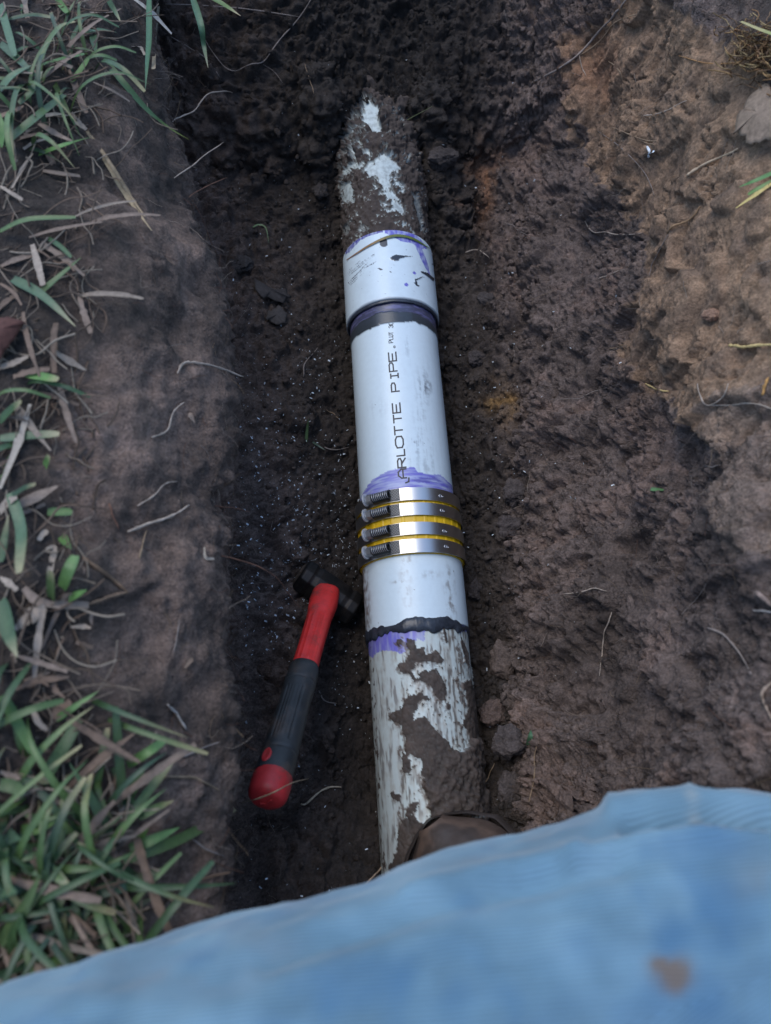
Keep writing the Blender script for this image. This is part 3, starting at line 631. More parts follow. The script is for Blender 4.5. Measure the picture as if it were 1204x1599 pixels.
for ch, a_, b_, bx in (('E', 580, 517, 466), ('P', 655, 592, 470), ('I', 708, 668, 480), ('P', 803, 740, 486), ('E', 960, 890, 496), ('T', 1030, 975, 503), ('T', 1118, 1058, 511), ('O', 1216, 1134, 519), ('L', 1275, 1232, 527), ('R', 1362, 1296, 535), ('A', 1440, 1374, 540), ('c', 1510, 1440, 560)):
    X = 520+bx/4.704; s0, t0 = oncyl(X, cy(a_), R0); s1, t1 = oncyl(X, cy(b_), R0); strokes(mb, ch, s0, s1, t0, .0090, .00175)
for ch, a_, b_ in (('P', 447, 430), ('L', 424, 409), ('U', 404, 389), ('T', 384, 369), ('3', 337, 320), ('0', 314, 297)):
    X = 520+441/4.704; s0, t0 = oncyl(X, cy(a_), R0); s1, _ = oncyl(X, cy(b_), R0); strokes(mb, ch, s0, s1, t0, .0050, .00085)
s0, t0 = oncyl(520+460/4.704, cy(487), R0); s1, _ = oncyl(520+460/4.704, cy(467), R0); strokes(mb, 'r', s0, s1+.001, t0, .0052, .0004)
let = adopt(mb.build('lettering', M_INK, None, False), newp); let.matrix_parent_inverse = Matrix.Identity(4)
# ---------------------------------------------------------------- clamp with four steel bands
clamp = empty('repair_clamp', (0, .27, .06)); tag(clamp, 'yellow banded repair clamp with four shiny steel bands gripping the pipe', 'pipe clamp')
RB = .0640
c3 = lambda x, y: (530+x/5.473, 720+y/5.473)
def bandring(s0, s1, R, th0=-PI, th1=PI, n=220, thick=.0008, nsub=1):
    th = np.linspace(th0, th1, n); prof = [(s0, R-thick), (s0, R), (s1, R), (s1, R-thick)]
    prof = [prof[0], prof[1], prof[1], ((s0+s1)/2, R+.00004), prof[2], prof[2], prof[3]]
    V = np.array([[(r*math.sin(t), s, r*math.cos(t)) for s, r in prof] for t in th]).reshape(-1, 3)
    F = gridfaces(n, 7)[:, ::-1]; F = F.reshape(n-1, 6, 4)[:, [0, 2, 3, 5]].reshape(-1, 4); return V, F
sT = Sy(*c3(620, 222), RB); sB = Sy(*c3(620, 786), RB)
mb = MB()
th = np.linspace(-PI, PI, 480); rib = np.zeros_like(th)
sg = np.linspace(sB, sT, 12)
for k in range(-16, 17):
    cth = k*.21+.06
    for dd in (-.014, .014): rib += .0011*np.exp(-((th-cth-dd)/.0055)**2)
V = np.array([[((.0612+rb)*math.sin(t), s, (.0612+rb)*math.cos(t)) for s in sg] for t, rb in zip(th, rib)]).reshape(-1, 3); mb.add(V, gridfaces(len(th), 12)[:, ::-1])
for s, fl in ((sB, 1), (sT, 0)):
    V = np.array([[(r*math.sin(t), s, r*math.cos(t)) for r in (.0573, .0612)] for t in th]).reshape(-1, 3); F = gridfaces(len(th), 2); mb.add(V, F if fl else F[:, ::-1])
slv = adopt(mb.build('rubber_sleeve', M_YEL), clamp)
for ya, yb, hx, hy, rx, ry in ((224, 331, 265, 308, 870, 297), (354, 460, 270, 430, 882, 422), (520, 626, 282, 588, 902, 597), (664, 782, 282, 762, 917, 730)):
    s1 = Sy(*c3(620, ya), RB); s0 = Sy(*c3(620, yb), RB); sm = (s0+s1)/2; hw = (s1-s0)/2
    mb = MB(); V, F = bandring(s0, s1, RB); mb.add(V, F)
    band = adopt(mb.build('steel_band', M_STEEL), clamp)
    fix = lambda o: (adopt(o, band), setattr(o, 'matrix_parent_inverse', Matrix.Identity(4)))[0]
    # second, overlapping tongue of the band
    mb = MB(); V, F = bandring(s0+.0006, s1-.0006, RB+.0009, -.70, -.02, 60); mb.add(V, F)
    tg = fix(mb.build('band_tongue', M_STEEL))
    # cross-hatched worm slots
    tA = oncyl(*c3(418, (ya+yb)/2+12), RB+.001)[1]/(RB+.001); tB = oncyl(*c3(515, (ya+yb)/2), RB+.001)[1]/(RB+.001)
    mb = MB(); n = 4
    for k in range(-n, 2*n+1):
        for sl in (-1, 1):
            pts = []
            for u in np.linspace(0, 1, 9):
                tt = tA+(tB-tA)*(k/n+u) ; ss = (s0+.001)+(s1-s0-.002)*(u if sl > 0 else 1-u)
                if min(tA, tB) <= tt <= max(tA, tB): pts.append((tt, ss))
            if len(pts) > 1:
                R_ = RB+.00205; w = .00024; V = []
                for tt, ss in pts:
                    for g in (-1, 1): V.append((R_*math.sin(tt+g*w/R_), ss+g*w*(1 if sl < 0 else -1)*.0, R_*math.cos(tt+g*w/R_)))
                mb.add(V, gridfaces(len(pts), 2))
    # lines above are laid on a thin plate so they sit proud of the tongue
    hat = fix(mb.build('worm_slots', M_WORM, smooth=False))
    mb = MB(); V, F = bandring(s0+.0008, s1-.0008, RB+.0018, tA-.02, tB, 16, .0012); mb.add(V, F); fix(mb.build('slotted_plate', M_PLATE))
    # worm screw, tangent to the band on the near left side
    thc = oncyl(*c3(352, (ya+yb)/2+20), RB+.004)[1]/(RB+.004)
    er = np.array([math.sin(thc), 0, math.cos(thc)]); et = np.array([math.cos(thc), 0, -math.sin(thc)]); ey = np.array([0, 1.0, 0])
    O = er*(RB+.0052)+ey*sm
    n_t = 240; ax = np.linspace(-.0100, .0118, n_t); na = 20
    aa = np.arange(na)*2*PI/na
    Rr = .0034+.0013*np.clip(.5+1.1*np.sin(ax[:, None]/.00235*2*PI+aa[None, :]), 0, 1)
    V = O+ax[:, None, None]*et+Rr[..., None]*(np.cos(aa)[None, :, None]*er+np.sin(aa)[None, :, None]*ey)
    mb = MB(); mb.add(V.reshape(-1, 3), gridfaces(n_t, na, True), None, np.repeat((.03+.52*sstep(.0040, .0046, Rr)).reshape(-1, 1), 3, axis=1)); fix(mb.build('worm_screw', M_THREAD))
    # housing: a saddle under and half around the screw
    mb = MB(); hv = []
    hp = [(-.0062, 0), (-.0060, .0032), (-.0046, .0058), (-.0034, .0062), (-.0040, .0048), (-.0048, .003), (-.005, .0012), (.005, .0012), (.0048, .003), (.0040, .0048), (.0034, .0062), (.0046, .0058), (.0060, .0032), (.0062, 0)]
    for a_ in (-.0100, .0112):
        for yy, zz in hp: hv.append(er*(RB+.0008+zz)+ey*(sm+yy*hw/.0075)+et*a_)
    mb.add(hv, gridfaces(2, len(hp), True)); fix(mb.build('screw_housing', M_DSTEEL, smooth=False))
    # hex bolt head with a round flange
    def prism(mb, a0, a1, r, n, chamfer=0, rot=0.0):
        ring = []
        for a_, rr in ((a0, r), (a1-chamfer, r), (a1, r-chamfer)):
            ring.append([O+et*a_+rr*(math.cos(rot+2*PI*k/n)*er+math.sin(rot+2*PI*k/n)*ey) for k in range(n)])
        V = np.array(ring).reshape(-1, 3); V = np.vstack([V, O+et*a0, O+et*a1]); T3 = []
        for k in range(n): T3 += [(k, (k+1) % n, 3*n), (2*n+(k+1) % n, 2*n+k, 3*n+1)]
        mb.add(V, gridfaces(3, n, True), T3)
    mb = MB(); prism(mb, -.0104, -.0166, .0057, 6, .0008, .3); fix(mb.build('bolt_head', M_SCREW, smooth=False))
    mb = MB(); prism(mb, -.0182, -.0196, .0076, 28, .0004); prism(mb, -.0164, -.0184, .0036, 20, .0002); fix(mb.build('flange_washer', M_HEX, smooth=False))
    # stamped ring and dash
    s_, t_ = oncyl(*c3(rx-8, ry), RB); th_ = t_/RB; er2 = np.array([math.sin(th_), 0, math.cos(th_)]); et2 = np.array([math.cos(th_), 0, -math.sin(th_)])
    O2 = er2*(RB+.0002)+ey*s_; k = np.linspace(0, 2*PI, 17); mb = MB()
    V, Q, T3 = tube([O2+.0017*(math.cos(q)*et2+math.sin(q)*ey) for q in k], .0005, 6, False); mb.add(V, Q)
    V, Q, T3 = tube([O2+et2*.0032-ey*.0006, O2+et2*.0046-ey*.0004], .0006, 6); mb.add(V, Q, T3)
    fix(mb.build('stamped_ring', M_SCREW))

# ---------------------------------------------------------------- hammer
ham = empty('hammer', onplane(510, 930, -.03)); tag(ham, 'short mallet with red neck, black rubber grip and red end cap beside the pipe', 'hammer')
HH = atdepth(509, 928, .876); HBt = atdepth(421, 1232, .648)
ax = HBt-HH; LH = np.linalg.norm(ax); ax /= LH
sd_ = np.cross(ax, np.array([0, 0, 1.0])); sd_ /= np.linalg.norm(sd_); nu = np.cross(sd_, ax)
if nu[2] < 0: nu, sd_ = -nu, -sd_
def hshape(name, tr, mat, n=40, sup=2.4, fn=None):
    """sweep along the handle: rows of (t, half width, half height)"""
    a = np.arange(n)*2*PI/n; V = []
    for t, w, h in tr:
        ca = np.sign(np.cos(a))*np.abs(np.cos(a))**(2/sup); sa = np.sign(np.sin(a))*np.abs(np.sin(a))**(2/sup)
        r = np.ones(n) if fn is None else fn(t, a)
        w, h = w*.965, h*.965; V.append(HH+ax*t+(w*r*ca)[:, None]*sd_+(h*r*sa)[:, None]*nu)
    V = np.array(V).reshape(-1, 3); k = len(V); V = np.vstack([V, HH+ax*tr[0][0], HH+ax*tr[-1][0]]); T3 = []
    for j in range(n): T3 += [(j, (j+1) % n, k), ((len(tr)-1)*n+(j+1) % n, (len(tr)-1)*n+j, k+1)]
    mb = MB(); mb.add(V, gridfaces(len(tr), n, True)[:, ::-1], T3); return adopt(mb.build(name, mat), ham)
def rowsof(ks, n=60):
    ks = np.array(ks); t = np.linspace(ks[0, 0], ks[-1, 0], n); return [(a, np.interp(a, ks[:, 0], ks[:, 1]), np.interp(a, ks[:, 0], ks[:, 2])) for a in t]
def ribs(t, a):
    r = np.ones_like(a)
    if .046 < t < .120:
        for c_ in (PI*.30, PI*.42, PI*.54): r += .075*np.exp(-((a-c_)/.045)**2)
        r -= .05*np.exp(-((a-PI*.64)/.08)**2)
    return r
hshape('neck', rowsof([(-.004, .0160, .0135), (.016, .0172, .0142), (.030, .0160, .0140), (.042, .0146, .0134), (.08, .0140, .0128), (.134, .0140, .0128)], 70), M_RED, 96, 2.6, ribs)
def gr(t, a):
    r = np.ones_like(a)
    for c_ in (PI*.32, PI*.62):
        if .160 < t < LH-.045: r -= .075*np.exp(-((a-c_)/.05)**2)
    if .160 < t < LH-.05:
        r += .03*np.exp(-((a-PI*.47)/.22)**2)
        for c_ in (PI*.40, PI*.45, PI*.50, PI*.55): r -= .055*np.exp(-((a-c_)/.020)**2)
    for t0 in (.147, LH-.036): r -= .035*math.exp(-((t-t0)/.0012)**2)
    return r
hshape('grip', rowsof([(.122, .0150, .0138), (.128, .0162, .0148), (.145, .0166, .0152), (.17, .0160, .0150), (LH-.06, .0168, .0156), (LH-.03, .0174, .0162), (LH-.012, .0178, .0168)], 120), M_GRIP, 110, 2.3, gr)
def domeprof():
    k = [(LH-.0125, .0182, .0175), (LH-.004, .0187, .0180), (LH+.004, .0182, .0175)]
    for q in np.linspace(.15, 1.56, 18): k.append((LH+.004+.0085*math.sin(q)**1.0, .0182*math.cos(q)**.42, .0175*math.cos(q)**.42))
    return k
cap = hshape('end_cap', rowsof(domeprof(), 60), M_RED2, 48, 2.0)
mb = MB(); Oc = HH+ax*(LH+.0122)
V, Q, T3 = tube([Oc-ax*.0012+.0098*(math.cos(q)*sd_+math.sin(q)*nu) for q in np.linspace(0, 2*PI, 33)], .0007, 6, False); mb.add(V, Q)
for pts in ([(-.005, .004), (-.002, .001), (-.001, -.002), (.003, -.003), (.005, -.002)], [(-.001, -.002), (.001, -.006)], [(.003, -.003), (.005, -.006)]):
    V, Q, T3 = tube(smoothpath([Oc+ax*.0012+sd_*a_+nu*b_ for a_, b_ in pts]), .0006, 6); mb.add(V, Q, T3)
emb = adopt(mb.build('embossed_emblem', M_RED2), ham); emb.parent = cap; emb.matrix_parent_inverse = Matrix.Identity(4)
# red oval inset on the grip
mb = MB(); ob = HH+ax*(LH-.024)+sd_*.0085+nu*.0138; nn = nu*.86+sd_*.5; nn /= np.linalg.norm(nn); tt = np.cross(nn, ax)
if tt@sd_ < 0: tt = -tt
rg_ = [[ob+nn*h+ax*(.0075*f*math.cos(q))+tt*(.0045*f*math.sin(q)) for q in np.linspace(0, 2*PI, 24, endpoint=False)] for h, f in ((-.004, 1.0), (.0010, 1.0), (.0016, .85), (.0010, .6), (.0008, .05))]
mb.add(np.array(rg_).reshape(-1, 3), gridfaces(5, 24, True)); adopt(mb.build('oval_inset', M_RED2), ham)
# head: eight-sided block with a bevelled striking face at each end
ha = (atdepth(560, 982, .872)-atdepth(468, 902, .880)); ha -= ax*(ha@ax)*.6; ha /= np.linalg.norm(ha); hb = np.cross(ha, ax); hb /= np.linalg.norm(hb); hc = np.cross(hb, ha)
HC = HH-ax*.008-np.array([0, 0, .012]); mb = MB(); V = []
def octo(r, k=.55):
    return [(r, r*k), (r*k, r), (-r*k, r), (-r, r*k), (-r, -r*k), (-r*k, -r), (r*k, -r), (r, -r*k)]
prof = [(-.040, .0155), (-.037, .0185), (-.028, .0190), (-.024, .0172), (-.018, .0190), (.018, .0190), (.024, .0172), (.028, .0190), (.037, .0185), (.040, .0155)]
for a_, r in prof:
    for u_, v_ in octo(r): V.append(HC+ha*a_+hb*u_+hc*v_)
k = len(V); V += [HC-ha*.0403, HC+ha*.0403]; T3 = []
for j in range(8): T3 += [(j, (j+1) % 8, k), (72+(j+1) % 8, 72+j, k+1)]
mb.add(V, gridfaces(10, 8, True)[:, ::-1], T3); hd = adopt(mb.build('head', M_HEAD, smooth=False), ham)
bv = hd.modifiers.new('bevel', 'BEVEL'); bv.width = .0012; bv.segments = 2
mb = MB()   # smear of dried mud on the upper striking face
V = [HC-ha*.0406+hb*(u_*1.0)+hc*(v_*1.0)+ha*.0 for u_, v_ in octo(.0135)]; V2 = [v-ha*.0018 for v in [HC-ha*.0406+hb*(u_*.7)+hc*(v_*.75) for u_, v_ in octo(.0135)]]
mb.add(np.array(V+V2), gridfaces(2, 8, True)[:, ::-1], [(8, 8+i+1, 8+i) for i in range(1, 7)], (.12, .088, .066)); adopt(mb.build('dried_mud', M_CLOD), ham)

# ---------------------------------------------------------------- the person: one denim leg and a muddy boot
person = empty('person', (.08, -.2, .05)); tag(person, 'person in faded blue jeans and a muddy boot, one bent leg across the trench', 'person')
kn = atdepth(1185, 1500, .402)
spine = np.array([atdepth(-420, 2010, .325), atdepth(-180, 1948, .335), atdepth(120, 1838, .348), atdepth(420, 1730, .362), atdepth(700, 1642, .375), atdepth(960, 1560, .390), kn, kn+np.array([.050, -.035, -.045]), kn+np.array([.035, -.10, -.115]), np.array([.150, -.235, .235]), np.array([.128, -.262, .165])])
rad = np.array([.092, .091, .088, .086, .086, .0885, .0865, .078, .068, .062, .064])
sp = smoothpath(spine, 24); rd = np.interp(np.linspace(0, 1, len(sp)), np.linspace(0, 1, len(rad)), rad)
for _ in range(6): rd[1:-1] = (rd[:-2]+rd[1:-1]*2+rd[2:])/4
nA = 220; T_, N_, B_ = frames(sp); a = np.arange(nA)*2*PI/nA
V = sp[:, None]+rd[:, None, None]*(np.cos(a)[None, :, None]*N_[:, None]+np.sin(a)[None, :, None]*B_[:, None])
nr = (np.cos(a)[None, :, None]*N_[:, None]+np.sin(a)[None, :, None]*B_[:, None]).reshape(-1, 3)
J = V.reshape(-1, 3); jx, jy = topix(J); vis = ((CAM-J)*nr).sum(1) > 0
J32 = J.astype(np.float32)
dj = .0045*fbm(J32, 13, 2, 301)+.0026*fbm(J32*np.array([.6, 1.6, 1.0], np.float32), 34, 2, 305)+.0005*fbm(J32, 110, 2, 307)
# bunched fold and seam at the knee
def seg_d(px, py, pts):
    d = np.full(px.shape, 1e9)
    for (x0, y0), (x1, y1) in zip(pts[:-1], pts[1:]):
        L2 = (x1-x0)**2+(y1-y0)**2; u = np.clip(((px-x0)*(x1-x0)+(py-y0)*(y1-y0))/L2, 0, 1)
        d = np.minimum(d, np.hypot(px-x0-u*(x1-x0), py-y0-u*(y1-y0)))
    return d
fd = seg_d(jx, jy, [(985, 1296), (1040, 1290), (1085, 1284), (1204, 1287)]); dj -= vis*.0170*np.exp(-(fd/13)**2)
fd2 = seg_d(jx, jy, [(900, 1345), (1010, 1322), (1110, 1306), (1230, 1320)]); dj += vis*.0075*np.exp(-(fd2/20)**2)
fd4 = seg_d(jx, jy, [(960, 1268), (1080, 1250), (1204, 1262)]); dj += vis*.0075*np.exp(-(fd4/14)**2)
fd3 = seg_d(jx, jy, [(640, 1395), (760, 1360), (900, 1330)]); dj += vis*.0045*np.exp(-(fd3/18)**2)
fd5 = seg_d(jx, jy, [(420, 1500), (640, 1430), (820, 1375), (960, 1350)]); dj -= vis*.0045*np.exp(-(fd5/20)**2)
seam = seg_d(jx, jy, [(1062, 1225), (1080, 1240), (1086, 1285)]); dj += vis*.0016*np.exp(-(seam/6)**2)
J = J+nr*dj[:, None]
n1 = fbm(J32, 16, 3, 311); n2 = fbm(J32, 50, 3, 313)
jc = np.tile(np.array([.112, .198, .258]), (len(J), 1))*(1+.16*n1+.12*n2)[:, None]
jc = jc*(1+.12*fbm(J32*np.array([.35, 1.8, 1.0], np.float32), 60, 3, 319))[:, None]  # faded streaks in the dye that also stand in for fold highlights
jc = paint(jc, np.clip(.15+.75*n1, 0, .6), np.array([.185, .29, .35]))
jc = paint(jc, np.clip(-.08-1.1*fbm(J32, 22, 3, 317), 0, .7), np.array([.055, .135, .23]))
jc = paint(jc, np.clip(.7*np.exp(-(seam/6)**2), 0, 1)*vis, np.array([.25, .28, .28]))
sx, sy_ = jx+14*n2, jy+14*n2
stn = (np.exp(-(((sx-1050)/34)**2+((sy_-1517)/27)**2)**1.6)+.8*np.exp(-(((sx-1030)/18)**2+((sy_-1500)/12)**2)**1.5))*vis
jc = paint(jc, np.clip(stn, 0, .92), np.array([.145, .108, .082]))
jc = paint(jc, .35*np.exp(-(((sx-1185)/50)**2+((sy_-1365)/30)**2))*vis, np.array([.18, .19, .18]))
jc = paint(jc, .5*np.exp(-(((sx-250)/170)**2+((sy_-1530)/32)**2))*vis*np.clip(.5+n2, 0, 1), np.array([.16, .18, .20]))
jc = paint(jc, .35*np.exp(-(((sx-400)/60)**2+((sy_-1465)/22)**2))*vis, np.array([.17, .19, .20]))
M_JEAN, nt, b_ = mat_new('denim'); L = nt.links
at = nt.nodes.new('ShaderNodeAttribute'); at.attribute_name = 'col'; uvn = nt.nodes.new('ShaderNodeAttribute'); uvn.attribute_name = 'weave'
wv = nt.nodes.new('ShaderNodeTexWave'); wv.wave_type = 'BANDS'; wv.bands_direction = 'DIAGONAL'; wv.inputs['Scale'].default_value = 1.0; wv.inputs['Distortion'].default_value = .8; wv.inputs['Detail'].default_value = 2; wv.inputs['Detail Scale'].default_value = .6
L.new(uvn.outputs['Vector'], wv.inputs['Vector'])
mr = nt.nodes.new('ShaderNodeMapRange'); mr.inputs['To Min'].default_value = .84; mr.inputs['To Max'].default_value = 1.11; L.new(wv.outputs['Fac'], mr.inputs['Value'])
mx = nt.nodes.new('ShaderNodeMix'); mx.data_type = 'RGBA'; mx.blend_type = 'MULTIPLY'; mx.inputs['Factor'].default_value = 1; L.new(at.outputs['Color'], mx.inputs['A']); L.new(mr.outputs['Result'], mx.inputs['B']); L.new(mx.outputs['Result'], b_.inputs['Base Color'])
bp = nt.nodes.new('ShaderNodeBump'); bp.inputs['Strength'].default_value = .25; bp.inputs['Distance'].default_value = .0004; L.new(wv.outputs['Fac'], bp.inputs['Height']); L.new(bp.outputs[0], b_.inputs['Normal'])
b_.inputs['Roughness'].default_value = .9; b_.inputs['Specular IOR Level'].default_value = .15; b_.inputs['Sheen Weight'].default_value = .25
k = len(J); J = np.vstack([J, sp[0]-T_[0]*.03, sp[-1]+T_[-1]*.0]); Tt = np.array([(j, (j+1) % nA, k) for j in range(nA)]+[((len(sp)-1)*nA+(j+1) % nA, (len(sp)-1)*nA+j, k+1) for j in range(nA)])
jc = np.vstack([jc, jc[:2]])
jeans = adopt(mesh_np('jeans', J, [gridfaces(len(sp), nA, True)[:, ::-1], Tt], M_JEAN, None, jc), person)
arc = np.concatenate([[0], np.cumsum(np.linalg.norm(np.diff(sp, axis=0), axis=1))])
wvv = np.zeros((len(J), 3), np.float32); wvv[:k, 0] = np.repeat(arc, nA)*60; wvv[:k, 1] = np.tile(np.minimum(a, 2*PI-a)*.085, len(sp))*330
at_ = jeans.data.attributes.new('weave', 'FLOAT_VECTOR', 'POINT'); at_.data.foreach_set('vector', wvv.ravel())
# boot: sections along its length, lasted shape with a separate sole
heel = np.array([.140, -.292, .055]); toe = np.array([-.004, -.040, .070]); bl = toe-heel; BL = np.linalg.norm(bl); bl /= BL
bs = np.cross(bl, np.array([0, 0, 1.0])); bs /= np.linalg.norm(bs); bu = np.cross(bs, bl)
secs = [(-.01, .026, .05), (.01, .034, .085), (.05, .037, .115), (.09, .039, .110), (.13, .046, .088), (.17, .054, .070), (.20, .059, .062), (.235, .060, .056), (.262, .053, .050), (.280, .034, .040), (.290, .016, .024), (.2945, .002, .010)]
ss = np.array(secs); ts = np.linspace(ss[0, 0], ss[-1, 0]-.0005, 90); ts = ss[0, 0]+(ss[-1, 0]-ss[0, 0])*np.sin(np.linspace(0, PI/2, 90))
nB = 60; ab = np.linspace(-.15, PI+.15, nB); Vb = []
for t in ts:
    tk = t+np.linspace(-.018, .018, 9); w = np.interp(tk, ss[:, 0], ss[:, 1]).mean(); h = np.interp(tk, ss[:, 0], ss[:, 2]).mean()
    Vb.append([heel+bl*t+bs*(w*np.sign(math.cos(q))*abs(math.cos(q))**.8)+bu*(h*math.sin(q) if q > 0 and q < PI else 0)*.999 for q in ab])
Vb = np.array(Vb).reshape(-1, 3); B32 = Vb.astype(np.float32); nb = fbm(B32, 35, 3, 331)
tt_ = np.repeat(ts, nB)
crs = np.exp(-((np.mod(tt_+.010*nb, .016)-.008)/.0022)**2)*sstep(.14, .17, tt_)*(1-sstep(.20, .225, tt_))
Vb = Vb+bu*(.0022*nb-.0007*crs)[:, None]
bc = np.tile(np.array([.105, .070, .052]), (len(Vb), 1))*(1+.3*nb+.15*fbm(B32, 120, 2, 333))[:, None]
bc = paint(bc, sstep(.1, .5, fbm(B32, 28, 3, 335)), MUD)
boot = adopt(mesh_np('boot', Vb, gridfaces(90, nB), M_BOOT, None, bc), person); boot['label'] = 'mud smeared brown leather boot'
sf = []
for zz, g in ((-.016, 1.0), (-.014, 1.07), (.004, 1.10), (.006, 1.0)):
    ring = []
    for sgn in (1, -1):
        for t in (ts if sgn > 0 else ts[::-1]): ring.append(heel+bl*(t+.002*(t > .25))+bs*sgn*g*np.interp(t, ss[:, 0], ss[:, 1])+bu*zz)
    sf.append(ring)
sole = adopt(mesh_np('sole', np.array(sf).reshape(-1, 3), gridfaces(4, 180, True), M_BOOT, None, np.tile(np.array([.04, .03, .025]), (720, 1))), person)

# ---------------------------------------------------------------- roots and straws that stick out of the soil
def hug(pts, lift=.0015, k=5, jit=1.0, loose=.07):
    """follow the soil under a photo polyline; where the soil drops away the root hangs on in the air"""
    q = smoothpath(np.array(pts, float), k)
    if len(q) > 3: q[1:-1] += rng.normal(0, jit, (len(q)-2, 2))
    out = []; tp = None
    for x_, y_ in q:
        hit, n = cast(x_, y_); d = ray(x_, y_); t = np.linalg.norm(hit-CAM)/np.linalg.norm(d)-lift
        if tp is not None: t = min(max(t, tp-loose), tp+.006)
        tp = t; out.append(CAM+d*t)
    out = np.array(out)
    for _ in range(2): out[1:-1] = (out[:-2]+2*out[1:-1]+out[2:])/4
    return out
PALE = (.36, .29, .23); TANR = (.27, .19, .12); REDR = (.17, .085, .055); GREYR = (.22, .18, .155); STRAW = (.42, .34, .24); YSTR = (.55, .40, .17)
